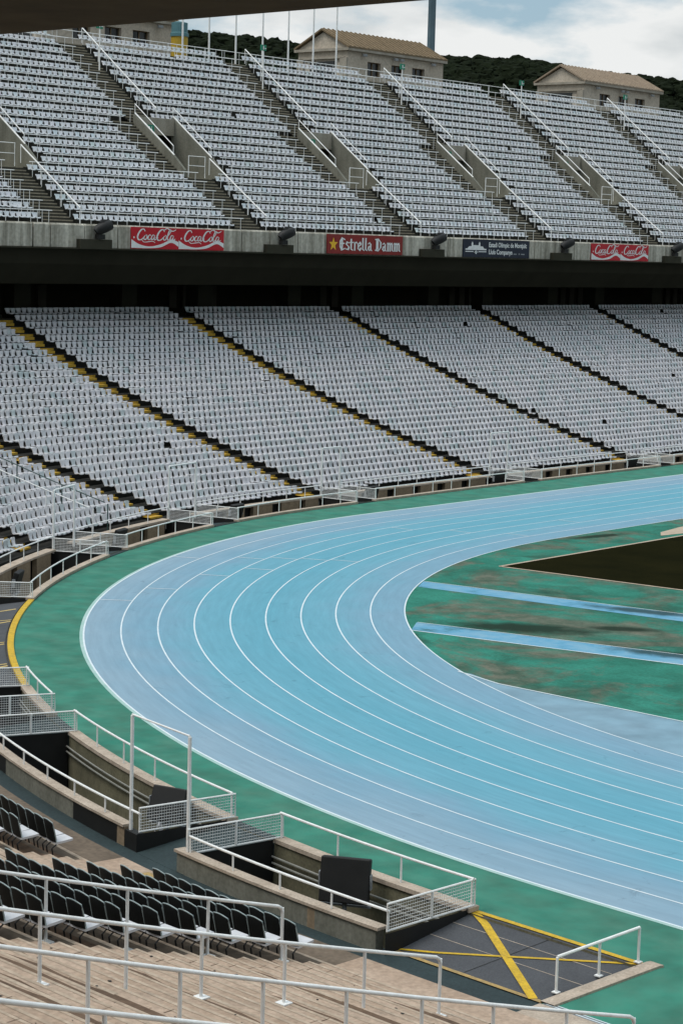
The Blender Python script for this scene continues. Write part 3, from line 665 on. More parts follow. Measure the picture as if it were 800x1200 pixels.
def seat_field(name, indiv_name, tmpl, seats, material, n_indiv, cat, group, label_fn, stuff_label, cam_vis):
    """seats: list of dict(x,y,z,rz,meta). the nearest visible ones become objects, the rest one mesh"""
    vis = [q for q in seats if cam_vis(q)]
    vis.sort(key=lambda q: q['w']); ind = vis[:n_indiv]; ids = set(id(q) for q in ind)
    me = bpy.data.meshes.new(indiv_name); me.from_pydata(tmpl[0], [], tmpl[1]); me.materials.append(M[material]); me.update()
    for q in ind:
        o = bpy.data.objects.new(indiv_name, me); C.objects.link(o); o.location = (q['x'], q['y'], q['z']); o.rotation_euler = (q.get('rx', 0), 0, q['rz'])
        tag(o, label_fn(q), cat, group)
    rest = [q for q in seats if id(q) not in ids]
    import numpy as np
    tv = np.array(tmpl[0]); nv = len(tv); K = len(rest)
    a = np.array([q['rz'] for q in rest]); pos = np.array([(q['x'], q['y'], q['z']) for q in rest])
    rx = np.array([q.get('rx', 0) for q in rest]); c, s = np.cos(a)[:, None], np.sin(a)[:, None]
    X = np.broadcast_to(tv[None, :, 0], (K, nv)); Y0 = tv[None, :, 1]; Z0 = tv[None, :, 2]
    Y = Y0*np.cos(rx)[:, None]-(Z0-.4)*np.sin(rx)[:, None]; Z = Y0*np.sin(rx)[:, None]+(Z0-.4)*np.cos(rx)[:, None]+.4
    v = np.stack([X*c-Y*s+pos[:, 0:1], X*s+Y*c+pos[:, 1:2], Z+pos[:, 2:3]], -1).reshape(-1, 3)
    f = []; 
    fs = tmpl[1]; 
    fa = np.array(fs); fall = (fa[None]+(np.arange(K)*nv)[:, None, None]).reshape(-1, 4)
    m2 = bpy.data.meshes.new(name); m2.vertices.add(len(v)); m2.vertices.foreach_set('co', v.ravel())
    m2.loops.add(fall.size); m2.loops.foreach_set('vertex_index', fall.ravel().astype('i'))
    m2.polygons.add(len(fall)); m2.polygons.foreach_set('loop_start', np.arange(0, fall.size, 4).astype('i')); m2.polygons.foreach_set('loop_total', np.full(len(fall), 4, dtype='i'))
    at = m2.attributes.new('tint', 'FLOAT', 'POINT'); at.data.foreach_set('value', np.repeat(np.random.RandomState(5).rand(K), nv).astype('f'))
    m2.materials.append(M[material]); m2.update(calc_edges=True); m2.validate()
    o = bpy.data.objects.new(name, m2); C.objects.link(o); tag(o, stuff_label, cat, None, 'stuff')
def vis_fn(q):
    dx, dy, dz = q['x']-22.995, q['y']+78.016, q['z']+.6-12.699
    w = dx*-.67605+dy*.72632+dz*-.12416; q['w'] = w
    if w < 10: return False
    px = 400+2450.9*(dx*.72941+dy*.68354+dz*.02698)/w; py = 600-2450.9*(dx*-.10446+dy*.07233+dz*.9919)/w
    return 8 < px < 792 and 45 < py < 1195 and not q.get('nov')
random.seed(11)
seatsL = []
for i in range(NL):
    s = S0L+TL*i
    edges = [-29.5]+[al(k, s+.4) for k in range(len(AL))]+[95]
    for kb_ in range(len(edges)-1):
        ua, ub = edges[kb_], edges[kb_+1]
        sc = arc_scale(min(ua+.1, ub), s+.5)
        lo = ua+(AW+.04)/arc_scale(ua, s) ; hi = ub-(AW+.04)/arc_scale(ub-.1, s)
        # walk in true length
        u = lo; k = 0; st = []
        while True:
            st_u = .435/arc_scale(u, s+.45)
            if u+st_u > hi: break
            st.append(u+st_u/2); u += st_u
        slack = (hi-u)/2
        for u in st:
            k += 1; uu = u+slack; x, y_ = WO(uu, s+.58)
            q = dict(x=x, y=y_, z=zl(i)+random.uniform(-.006, .006), rz=rotz_at(uu)+random.uniform(-.03, .03), rx=random.gauss(0, .035), row=i, blk=kb_, k=k)
            if random.random() < .001: continue
            if random.random() < .025: q['rx'] = random.choice((-.2, -.12, .22, .14)); q['rz'] += random.uniform(-.12, .12)
            seatsL.append(q)
SEAT1 = seat_template(.39, .35, .655, .38, False)
seat_field('rows_of_grey_seats', 'bucket_seat', SEAT1, seatsL, 'seat_grey', 300, 'stadium seat', 'grey bucket seats of the lower tier',
    lambda q: 'grey seat, %s row above the moat, %s right of the %s' % (ordn(q['row']+1), ordn(q['k']), ['picture\'s left edge stairs', 'leftmost yellow stairs', 'second yellow stairs', 'third yellow stairs', 'fourth yellow stairs', 'fifth yellow stairs', 'sixth yellow stairs', 'seventh yellow stairs', 'eighth yellow stairs'][q['blk']]),
    'pale grey bucket seats filling the rest of the lower tier', vis_fn)
# handrails and dark posts at the left end of the lower tier
def zlf(s): return -.12+.275*(s-S0L)+.0043*(s-S0L)**2
for (ua, m_, lab, h) in ((-11.4, 'dark_green_metal', 'dark green handrail left of the second yellow stairway', 1.2), (-12.3, 'white_metal', 'thin white handrail left of the dark green one', 1.1)):
    t = thing('stair_handrail', lab, 'handrail', P3(WO(ua, 17), .4))
    q = MB(); q.tube([P3(WO(ua, s), zlf(s)+h) for s in (17.2, 20, 23, 26, 29)], .025, 6); q.build('rail', m_, t)
    for s in (17.0, 19.4, 21.8, 24.2, 26.6):
        q = MB(); q.tube([P3(WO(ua, s), zlf(s)-.1), P3(WO(ua, s), zlf(s)+h)], .03, 6); q.build('post', m_, t)

# ------------------------------------------------------------------ upper tier
S0U, TU, NU = 36.15, .85, 22
def zu(i): return 13.62+.56*i+.0015*i*i
BAY = [15.3+15.9*k for k in range(-2, 7)]
upper = thing('upper_grandstand', 'steep upper tier with concrete fascia, stairways and exit portals', 'grandstand', P3(W(30, 36), 12.4))
UMIN, UMAX = -26.0, 122.0
def ug(a, c): return frange(a, c, 1.2) if a < 0 else frange(a, c, 6)
b = MB()
b.sweep([(36.0, 13.62)]+[(36.0, 13.62)]+stair_profile(S0U, 0, 6, TU, zu)[1:]+[(S0U+6*TU, zu(6))], ug(UMIN, -1)+ug(-.9, UMAX), WF)
mid = []
c0 = UMIN
for U in BAY: mid.append((c0, U-.1)); c0 = U+3.55
mid.append((c0, UMAX))
for a, c in mid: b.sweep(stair_profile(S0U, 6, 12, TU, zu), ug(a, c), WF)
b.sweep(stair_profile(S0U, 12, NU, TU, zu), ug(UMIN, -1)+ug(-.9, UMAX), WF)
sT = S0U+TU*NU; zT = zu(NU-1)
b.build('terrace', 'terrace_upper', upper)
b = MB(); b.sweep([(sT, zT), (70, zT)], ug(UMIN, -1)+ug(-.9, UMAX), WF); b.build('rim_walkway', 'terrace_upper', upper)
b = MB(); b.sweep([(36.0, 12.42), (36.25, 11.5), (37.2, 10.35), (46.7, 10.35), (46.7, -1.9)], ug(UMIN, -1)+ug(-.9, UMAX), WF); b.build('shading_soffit', 'hall_soffit', upper)  # sloping downstand added to keep skylight off the top rows
b = MB(); b.sweep([(70, zT), (70, -1.9)], ug(UMIN, -1)+ug(-.9, UMAX), WF); b.build('outer_wall', 'wall_cream', upper)
# fascia of precast panels
b = MB(); u = UMIN
while u < UMAX:
    w = 2.6/arc_scale(u, 36) if u < 0 else 2.65
    b.sweep([(35.92, 12.40), (35.86, 12.46), (35.86, 13.70), (35.95, 13.80), (36.16, 13.80)], frange(u+.035, u+w-.035, 1.5), WF, caps=True); u += w
o = b.build('fascia_panel', 'fascia_concrete', upper)
b = MB(); b.sweep([(36.0, 12.41), (36.0, 13.75)], ug(UMIN, -1)+ug(-.9, UMAX), WF); b.build('fascia_joint', 'black_paint', upper)
b = MB()
b.sweep([(35.7, 12.36), (35.7, 12.44), (36.1, 12.44)], ug(UMIN, -1)+ug(-.9, UMAX), WF); b.build('fascia_drip', 'void_dark', upper)
BAYN = ['leftmost', 'first', 'second', 'third', 'fourth', 'fifth', 'sixth', 'seventh', 'eighth']
for kb_, U in enumerate(BAY):
    uc = U+3.1
    # vent box in the fascia
    b = MB(); b.box(P3(WF(uc, 35.80), 12.66), (2.5, .5, .56), rotz_at(uc)); b.build('vent_box', 'void_dark', upper)
    # stairs: half steps in the three stair zones
    st = MB()
    for i in range(0, NU):
        s = S0U+TU*i; z = zu(i); h = zu(i+1)-z
        a, c = ((U, U+2.3) if i < 6 else ((U-2.0, U-.12) if i < 12 else (U-.4, U+1.8)))
        if i == NU-1: continue
        for q, f in ((.28, 1/3), (.56, 2/3), (TU, 1.0)):
            z_a = z+h*(f-1/3); z_b = z+h*f; sq = s+q-(.004 if f == 1.0 else 0)
            st.sweep([(sq, z_a+.003), (sq, z_b-.065)], [a, c], WF, mi=1)
            st.sweep([(sq-.01, z_b-.064), (sq-.01, z_b+.004), (sq+.28, z_b+.004)], [a, c], WF)
    st.build('stairs', ['stair_upper', 'terrace_upper'], upper)
    # exit portal
    pw = MB(); s6, s12 = S0U+6*TU, S0U+12*TU
    def wall(u0, u1, pts):
        A = [P3(WF(u0, s), z) for s, z in pts]; B_ = [P3(WF(u1, s), z) for s, z in pts]
        pw.face(A); pw.face(B_[::-1]); n = len(pts)
        for i in range(n): pw.face([A[i], B_[i], B_[(i+1) % n], A[(i+1) % n]][::-1])
    for u0, u1 in ((U-.12, U+.08), (U+3.35, U+3.55)):
        pw = MB(); wall(u0, u1, [(s6+.1, zu(6)-.3), (s6+.1, zu(6)+.45), (s6+1.1, zu(7)+.75), (s12+.05, zu(12)+.55), (s12+.05, zu(6)-.3)]); pw.build('portal_wall', 'concrete_grey', upper)
    pw = MB(); wall(U+.081, U+3.349, [(s12-.25, zu(6)+2.85), (s12-.25, zu(12)+.42), (s12+.0, zu(12)+.42), (s12+.0, zu(6)+2.85)])
    pw.build('portal_lintel', 'concrete', upper)
    b = MB(); b.sweep([(s6-.0, zu(6)+.002), (s12+2.5, zu(6)+.002), (s12+2.5, zu(6)+2.9), (s12-.1, zu(6)+2.9)], [U+.08, U+3.35], WF)
    b.build('portal_tunnel', 'hall_wall', upper)
    b = MB(); b.box(P3(WF(U+1.1, s12-.28), zu(6)+3.2), (.75, .05, .5), rotz_at(U)); o = b.build('exit_sign', 'sign_green', upper)
    b = MB(); c = Vector(P3(WF(U+1.1, s12-.315), zu(6)+3.2)); rz = rotz_at(U)
    for dx_, dz_, w_, h_ in ((-.1, .0, .12, .3), (.12, -.06, .16, .05), (.12, .05, .05, .2)):
        b.box((c.x+math.cos(rz)*dx_, c.y+math.sin(rz)*dx_, c.z+dz_), (w_, .01, h_), rz)
    g = b.build('exit_symbol', 'print_white'); g.parent = o; g.location = (0, 0, 0)
    org = Vector(upper['_org']); g.location = g.location
    for vv in g.data.vertices: vv.co += Vector((0, 0, 0))
    # fix offset: mesh origin equals its own base, shift into the parent's frame
    xs = [q[0] for q in b.v]; ys = [q[1] for q in b.v]; zs = [q[2] for q in b.v]
    g.location = Vector(((min(xs)+max(xs))/2, (min(ys)+max(ys))/2, min(zs)))-org

for kb_, U in enumerate(BAY):
    nm = BAYN[kb_]
    s6, s12 = S0U+6*TU, S0U+12*TU
    def rl(label, pts, r, posts, name='stair_handrail', m_='white_metal', grp=None):
        t = thing(name, label, 'handrail', pts[0], grp)
        q = MB(); q.tube(pts, r, 6); q.build('rail', m_, t)
        for p0, p1 in posts: q = MB(); q.tube([p0, p1], .024, 5); q.build('post', m_, t)
    def zs(s): i = (s-S0U)/TU; return zu(i)
    a = U+2.05; pts = [P3(WF(a, s), zs(s)+.95) for s in (S0U+12.2*TU, S0U+15*TU, S0U+18*TU, S0U+21.4*TU)]
    rl('thick white handrail above the exit portal, %s upper stairway from the left' % nm, pts, .042, [(P3(WF(a, s), zs(s)-.1), P3(WF(a, s), zs(s)+.95)) for s in [S0U+i_*TU for i_ in (12.2, 14.5, 17, 19.3, 21.4)]])
    a = U+2.55; pts = [P3(WF(a, s), zs(s)+.95) for s in (S0U+.2, S0U+2*TU, S0U+4*TU, S0U+6.6*TU)]
    rl('thick white handrail below the exit portal, %s upper stairway from the left' % nm, pts, .042, [(P3(WF(a, s), zs(s)-.1), P3(WF(a, s), zs(s)+.95)) for s in (S0U+.2, S0U+2.2*TU, S0U+4.4*TU, S0U+6.6*TU)])
    for du, side in ((0.0, 'left'), (3.45, 'right')):
        for dz in (.62,):
            pts = [P3(WF(U+du, s), z) for s, z in ((s6+1.2, zu(7)+.82), (s12, zu(12)+.62))]
            rl('double white rail on the %s wall of the %s exit portal' % (side, nm), pts, .05, [(P3(WF(U+du, s12), zu(12)+.6), P3(WF(U+du, s12), zu(12)+1.25)), (P3(WF(U+du, s6+1.3), zu(7)+.8), P3(WF(U+du, s6+1.3), zu(7)+1.4))], 'portal_rail')
            q = MB(); q.tube([P3(WF(U+du, s6+1.3), zu(7)+1.4), P3(WF(U+du, s12), zu(12)+1.2)], .03, 6)
            o = q.build('upper_rail', 'white_metal', [x for x in C.objects if x.name.startswith('portal_rail')][-1])
    # little guard frame in the portal mouth
    t = thing('guard_frame', 'white guard frame at the mouth of the %s exit portal' % nm, 'guard rail', P3(WF(U+.9, s6+.1), zu(6)))
    q = MB(); z0 = zu(6); A = WF(U+.25, s6+.1); B_ = WF(U+1.75, s6+.1)
    q.tube([P3(A, z0-.3), P3(A, z0+1.35), P3(B_, z0+1.35), P3(B_, z0-.3)], .035, 6); q.build('frame', 'white_metal', t)
    q = MB(); q.tube([P3(A, z0+.75), P3(B_, z0+.75)], .025, 6); q.build('crossbar', 'white_metal', t)
    # sign pole by the top of the stairs
    uu = U+1.35; sS = 51.6; zb = zu((sS-S0U)/TU)
    t = thing('sign_pole', 'small green exit sign on a white pole, %s upper stairway from the left' % nm, 'sign pole', P3(WF(uu, sS), zb))
    q = MB(); q.tube([P3(WF(uu, sS), zb-.3), P3(WF(uu, sS), 27.3)], .05, 7); q.build('pole', 'white_metal', t)
    q = MB(); q.box(P3(WF(uu-.1, sS-.08), 27.15), (.6, .05, .42), rotz_at(uu)); q.build('sign_board', 'sign_green', t)
    q = MB(); q.box(P3(WF(uu-.1, sS-.115), 27.15), (.1, .01, .26), rotz_at(uu)); q.box(P3(WF(uu+.1, sS-.116), 27.1), (.16, .01, .07), rotz_at(uu)); q.build('sign_symbol', 'print_white', t)

# row guard rails and seats of the upper tier
def aisle_span(i, U):
    if i < 6: return (U, U+2.35)
    if i < 9: return (U-2.0, U+4.15)
    if i < 12: return (U-2.0, U+3.6)
    return (U-.4, U+1.9)
seatsU = []
random.seed(21)
for i in range(NU):
    s = S0U+TU*i; spans = [aisle_span(i, U) for U in BAY]
    edges = [UMIN]+[q for sp in spans for q in sp]+[UMAX-2]
    for kb_ in range(0, len(edges), 2):
        lo, hi = edges[kb_], edges[kb_+1]; blk = kb_//2
        t = MB(); zt = zu(i)+.86; so = s+.03
        n = max(2, int((hi-lo)*arc_scale(lo+.1, s)/.93))
        seg = frange(lo-.25, hi+.25, 1.5 if lo < 0 else 8) 
        t.tube([P3(WF(u, so), zt) for u in seg], .026, 5)
        t.sweep([(so, zu(i)+.01), (so, zu(i)+.0101)], [lo, lo+.001], WF) if 0 else None
        for k in range(n+1):
            u = lo+(hi-lo)*(k+random.uniform(-.12, .12)*(0 < k < n))/n
            t.tube([P3(WF(u, so), zu(i)-.02), P3(WF(u, so), zt)], .019, 4, caps=False)
        o = t.build('row_guard_rail', 'white_metal')
        tag(o, 'white pipe rail in front of the %s upper row, block right of the %s stairway' % (ordn(i+1), BAYN[blk-1] if blk else 'off-frame'), 'guard rail', 'pipe rails along the rows of the upper tier')
        u = lo+.05; k = 0
        while True:
            st_u = .455/arc_scale(u, s+.45)/(1+.0018*(s-36))
            if u+st_u > hi-.03: break
            k += 1; uu = u+st_u/2; u += st_u
            if random.random() < .0015: continue
            x, y_ = WF(uu, s+.62)
            nov = False
            seatsU.append(dict(x=x, y=y_, z=zu(i)+random.uniform(-.006, .006), rz=rotz_at(fan(uu, s))+random.uniform(-.02, .02), rx=random.gauss(0, .03), row=i, blk=blk, k=k, nov=nov))
SEAT2 = seat_template(.41, .455, .735, .34, False)
seat_field('rows_of_white_seats', 'terrace_seat', SEAT2, seatsU, 'seat_white', 300, 'stadium seat', 'white bucket seats of the upper tier',
    lambda q: 'white upper tier seat, %s row above the fascia, %s right of the %s upper stairway' % (ordn(q['row']+1), ordn(q['k']), BAYN[q['blk']-1] if q['blk'] else 'off-frame'),
    'white bucket seats filling the rest of the upper tier', vis_fn)
# rail behind the top row
t = thing('rim_railing', 'white pipe railing along the very top of the upper tier', 'railing', P3(WF(40, sT), zT))
q = MB()
for dz in (1.0, .5): q.tube([P3(WF(u, sT+.3), zT+dz) for u in ug(UMIN, -1)+ug(-.5, UMAX)], .025, 5)
q.build('rail', 'white_metal', t)
q = MB(); u = UMIN
while u < UMAX: q.tube([P3(WF(u, sT+.3), zT), P3(WF(u, sT+.3), zT+1.0)], .022, 4); u += 1.8
tag(q.build('posts', 'white_metal', t), None, None, None, 'stuff')

# ------------------------------------------------------------------ floodlights on the fascia
for kb_, U in enumerate(BAY):
    uc = U+3.45
    t = thing('floodlight', 'black floodlight leaning over the fascia, %s from the left' % nm if 0 else 'black floodlight above the fascia vent by the %s upper stairway' % BAYN[kb_], 'floodlight', P3(WF(uc, 35.6), 12.95), 'black floodlights on the fascia', rotz_at(uc))
    q = MB(); q.box((0, 0, .14), (.5, .3, .28)); q.box((-.16, 0, .42), (.07, .2, .5)); q.build('yoke', 'black_paint', t)
    q = MB(); q.tube([(-.28, .05, .42), (-.2, 0, .50), (.25, -.12, .72), (.62, -.2, .85), (.70, -.22, .88)], [.20, .30, .34, .30, .16], 10); q.build('lamp_head', 'black_paint', t, smooth=True)
    q = MB(); q.tube([(-.05, -.05, .9), (.1, -.08, 1.02), (.5, -.16, 1.06)], [.1, .14, .1], 6); q.build('visor', 'black_paint', t)

# ------------------------------------------------------------------ banners
def banner_frame(u0, z0, label, w):
    n = nrm(u0); o = thing('advertising_banner', label, 'banner', P3(WF(u0, 35.80), z0), None, rotz_at(u0)); return o
def flat(parent, name, polys, m, y):
    b = MB()
    for pl in polys: b.face([(x, y, z) for x, z in pl])
    o = b.build(name, m, loc=(0, 0, 0)); o.parent = parent; o.location = (0, 0, 0); return o
def cr(pts, n=6):
    out = []
    P = [pts[0]]+list(pts)+[pts[-1]]
    for i in range(1, len(P)-2):
        for k in range(n):
            t = k/n; a, b_, c, d = P[i-1], P[i], P[i+1], P[i+2]
            out.append(tuple(.5*((2*b_[j])+(-a[j]+c[j])*t+(2*a[j]-5*b_[j]+4*c[j]-d[j])*t*t+(-a[j]+3*b_[j]-3*c[j]+d[j])*t**3) for j in range(2)))
    out.append(tuple(pts[-1])); return out
def stroke(polys, pts, w, taper=True, ang=.9):
    p = cr(pts); n = len(p); L_ = []; R_ = []
    for i, q in enumerate(p):
        a = p[max(0, i-1)]; c = p[min(n-1, i+1)]; dx, dz = c[0]-a[0], c[1]-a[1]; l = math.hypot(dx, dz) or 1
        t = i/(n-1); ww = w*(.45+.55*math.sin(PI*min(1, max(0, t)))) if taper else w
        # broad nib: thicker on downstrokes
        ww *= .6+.55*abs(dz/l)
        L_.append((q[0]-dz/l*ww/2, q[1]+dx/l*ww/2)); R_.append((q[0]+dz/l*ww/2, q[1]-dx/l*ww/2))
    for i in range(n-1): polys.append([L_[i], R_[i], R_[i+1], L_[i+1]])
def script_logo(x0, z0, sc, sx=1.0):
    """flowing script lettering of the soft drink banner, drawn stroke by stroke"""
    S = []
    def A(pts, w=.085, **k): stroke(S, [(x0+(x*sx+z*.12)*sc, z0+z*sc) for x, z in pts], w*sc*1.35, **k)
    def Cap(dx):
        A([(dx+.62, .80), (dx+.50, .98), (dx+.30, .92), (dx+.12, .62), (dx+.06, .30), (dx+.18, .08), (dx+.40, .12), (dx+.58, .34)], .12)
    def o_(dx): A([(dx+.22, .50), (dx+.08, .38), (dx+.06, .18), (dx+.16, .10), (dx+.28, .24), (dx+.28, .44), (dx+.18, .52), (dx+.30, .46)], .085)
    def c_(dx): A([(dx+.28, .44), (dx+.18, .52), (dx+.06, .34), (dx+.08, .14), (dx+.20, .12), (dx+.34, .28)], .085)
    def a_(dx): A([(dx+.28, .44), (dx+.16, .52), (dx+.05, .32), (dx+.08, .12), (dx+.20, .18), (dx+.32, .50)], .085); A([(dx+.32, .50), (dx+.27, .22), (dx+.34, .10), (dx+.46, .24)], .08)
    Cap(0); o_(.52); c_(.84); a_(1.12)
    A([(1.50, .30), (1.62, .34), (1.72, .30)], .07)
    Cap(1.55); o_(2.08)
    A([(2.40, .30), (2.62, .70), (2.68, .98), (2.56, .90), (2.46, .50), (2.48, .14), (2.60, .16), (2.68, .28)], .085)
    a_(2.64)
    A([(.40, .10), (.62, -.10), (1.0, -.06), (1.3, -.02), (1.5, -.14)], .075)
    A([(2.10, .90), (2.35, 1.10), (2.62, .96), (2.85, .88), (3.1, 1.02)], .10)
    return S
def wave_band(w, h):
    P_ = []
    n = 24
    top = cr([(0, .42*h), (.16*w, .20*h), (.38*w, .10*h), (.62*w, .22*h), (.84*w, .44*h), (1.0*w, .34*h)], 5)
    bot = cr([(0, .02*h), (.16*w, .02*h), (.38*w, .02*h), (.62*w, .08*h), (.84*w, .30*h), (1.0*w, .12*h)], 5)
    for i in range(len(top)-1): P_.append([top[i], bot[i], bot[i+1], top[i+1]])
    return P_
def soft_drink(u0, u1, z0, h, label):
    w = (fan(u1, 35.8)-fan(u0, 35.8)); t = banner_frame(u0, z0, label, w)
    b = MB(); b.box((w/2, .0, h/2), (w, .06, h)); o = b.build('panel', 'banner_red', loc=(0, 0, 0)); o.parent = t; o.location = (0, 0, 0)
    for k in range(2):
        flat(t, 'wave_band', [[(x+k*w/2, z+.015) for x, z in pl] for pl in wave_band(w/2*.995, h)], 'print_white', -.036)
        flat(t, 'script_lettering', script_logo(k*w/2+w*.052, .37*h, h*.55, (w/2*.84)/(3.2*h*.55)), 'print_white', -.041)
        flat(t, 'dot', [[(k*w/2+w*.02+.06*math.cos(q*PI/4)+.05, .52*h+.06*math.sin(q*PI/4)) for q in range(8)]], 'print_white', -.04)
    return t
def text_mesh(parent, name, body, x, z, size, m, y=-.04, width=None, offset=0.0, shear=0.0, sx=1.0, align='LEFT'):
    cu = bpy.data.curves.new(name, 'FONT'); cu.body = body; cu.size = size; cu.offset = offset; cu.shear = shear; cu.align_x = align; cu.resolution_u = 3
    ob = bpy.data.objects.new(name, cu); C.objects.link(ob)
    dg = bpy.context.evaluated_depsgraph_get(); me = bpy.data.meshes.new_from_object(ob.evaluated_get(dg)); C.objects.unlink(ob); bpy.data.objects.remove(ob)
    xs = [v.co.x for v in me.vertices]; w0 = max(xs)-min(xs); mn = min(xs)
    k = (width/w0) if width else sx
    for v in me.vertices: X, Y = v.co.x, v.co.y; v.co = ((X-mn)*k+x, y, Y+z)
    me.materials.clear(); me.materials.append(M[m])
    o = bpy.data.objects.new(name, me); C.objects.link(o); o.parent = parent; return o
ZB, HB = 12.47, 1.26
soft_drink(5.5, 13.4, ZB, HB, 'red Coca-Cola banner with two white script logos, left end of the fascia')
bpy.data.objects[-1] if 0 else None
soft_drink(54.4, 62.6, ZB, HB, 'smaller looking red banner with two script logos, right end of the fascia')
# beer banner
u0, u1 = 23.2, 31.1; w = u1-u0; t = banner_frame(u0, ZB, 'maroon banner with a gold star and white blackletter words', w)
b = MB(); b.box((w/2, 0, HB/2), (w, .06, HB)); o = b.build('panel', 'banner_maroon', loc=(0, 0, 0)); o.parent = t; o.location = (0, 0, 0)
star = []
for k in range(10): r = (.46 if k % 2 == 0 else .19); a = PI/2+k*PI/5; star.append((.62+r*math.cos(a), .60+r*math.sin(a)))
flat(t, 'star', [[(.62, .60), star[i], star[(i+1) % 10]] for i in range(10)], 'print_yellow', -.036)
# blackletter built from broken pen strokes
BL = {
 'E': [[(.42,.86),(.2,.98),(.05,.7),(.05,.3),(.18,.02),(.44,.14)], [(.05,.55),(.38,.55)], [(.2,.9),(.2,.1)]],
 's': [[(.26,.6),(.1,.66),(.04,.48),(.26,.26),(.2,.06),(.02,.1)]],
 't': [[(.1,.9),(.1,.1),(.24,.02)], [(.0,.64),(.26,.64)]],
 'r': [[(.05,.66),(.1,.6),(.1,.02)], [(.1,.55),(.22,.68),(.3,.58)]],
 'e': [[(.28,.2),(.18,.02),(.05,.14),(.05,.52),(.18,.66),(.28,.5),(.08,.32)]],
 'l': [[(.08,1.0),(.08,.1),(.2,.02)]],
 'a': [[(.04,.56),(.16,.66),(.25,.54),(.25,.1),(.34,.02)], [(.25,.38),(.1,.34),(.05,.12),(.14,.02),(.25,.14)]],
 'D': [[(.04,.94),(.3,.98),(.5,.7),(.5,.3),(.3,.02),(.04,.06)], [(.16,.92),(.16,.1)], [(.26,.86),(.26,.16)]],
 'm': [[(.05,.66),(.1,.58),(.1,.02)], [(.1,.54),(.22,.66),(.28,.54),(.28,.02)], [(.28,.54),(.4,.66),(.46,.54),(.46,.1),(.54,.02)]],
}
ADV = {'E': .5, 's': .33, 't': .3, 'r': .33, 'e': .35, 'l': .24, 'a': .39, 'D': .62, 'm': .58, ' ': .2}
tot = sum(ADV[c] for c in 'Estrella Damm'); X = 1.25; scx = (w-1.55)/tot; polys = []
for c in 'Estrella Damm':
    for stx in BL.get(c, []):
        p = [(X+a*scx, .24+z*.80) for a, z in stx]
        for i in range(len(p)-1):
            (ax, az), (cx_, cz) = p[i], p[i+1]; wv = .15 if abs(cz-az) > abs(cx_-ax) else .08
            dx, dz = cx_-ax, cz-az; l = math.hypot(dx, dz); nx_, nz_ = -dz/l*wv/2, dx/l*wv/2; ex, ez = dx/l*.03, dz/l*.03
            polys.append([(ax-ex+nx_, az-ez+nz_), (ax-ex-nx_, az-ez-nz_), (cx_+ex-nx_, cz+ez-nz_), (cx_+ex+nx_, cz+ez+nz_)])
    X += ADV[c]*scx
b = MB()
for k, pl in enumerate(polys): b.face([(x, -.036-.0006*k, z) for x, z in pl])
sp = b; o = None
cut = 1.25+sum(ADV[c] for c in 'Estrella ')*scx
for lo_, hi_ in ((-1, cut), (cut, 99)):
    q = MB()
    for k, pl in enumerate(polys):
        if lo_ <= pl[0][0] < hi_: q.face([(x, -.036-.0006*k, z) for x, z in pl])
    o = q.build('blackletter_word', 'print_white', loc=(0, 0, 0)); o.parent = t; o.location = (0, 0, 0)
# stadium name board
u0, u1 = 38.0, 46.1; w = u1-u0; t = banner_frame(u0, ZB, 'navy blue name board with white stadium drawing and two text lines', w)
b = MB(); b.box((w/2, 0, HB/2), (w, .06, HB)); o = b.build('panel', 'banner_navy', loc=(0, 0, 0)); o.parent = t; o.location = (0, 0, 0)
text_mesh(t, 'name_line', 'Estadi Olímpic de Montjuïc', 3.05, .74, .46, 'print_white', width=4.7, offset=.012)
text_mesh(t, 'second_line', 'Lluís Companys', 3.05, .24, .46, 'print_white', width=2.9, offset=.012)
dr = [[(.25, .50), (2.75, .50), (2.75, .60), (.25, .60)], [(.25, .36), (1.2, .36), (1.2, .42), (.25, .42)], [(1.8, .36), (2.75, .36), (2.75, .42), (1.8, .42)],
      [(.45, .60), (2.5, .60), (2.3, .76), (.7, .76)], [(.95, .76), (1.15, .76), (1.15, .95), (.95, .95)], [(1.8, .76), (2.0, .76), (2.0, .95), (1.8, .95)], [(1.15, .76), (1.8, .76), (1.8, .84), (1.15, .84)],
      [(.93, .95), (1.17, .95), (1.05, 1.1)], [(1.78, .95), (2.02, .95), (1.9, 1.1)], [(1.35, .34), (1.65, .34), (1.5, .20)], [(1.2, .30), (1.5, .48), (1.8, .30), (1.5, .40)]]
b = MB()
for k, pl in enumerate(dr): b.face([(x, -.036-.001*k, z) for x, z in pl])
o = b.build('stadium_drawing', 'print_white', loc=(0, 0, 0)); o.parent = t; o.location = (0, 0, 0)
flat(t, 'sponsor_marks', [[(6.1, .24), (6.5, .24), (6.5, .32), (6.1, .32)], [(6.75, .24), (6.9, .24), (6.9, .34), (6.75, .34)], [(7.05, .24), (7.5, .24), (7.5, .32), (7.05, .32)]], 'grey_metal', -.036)

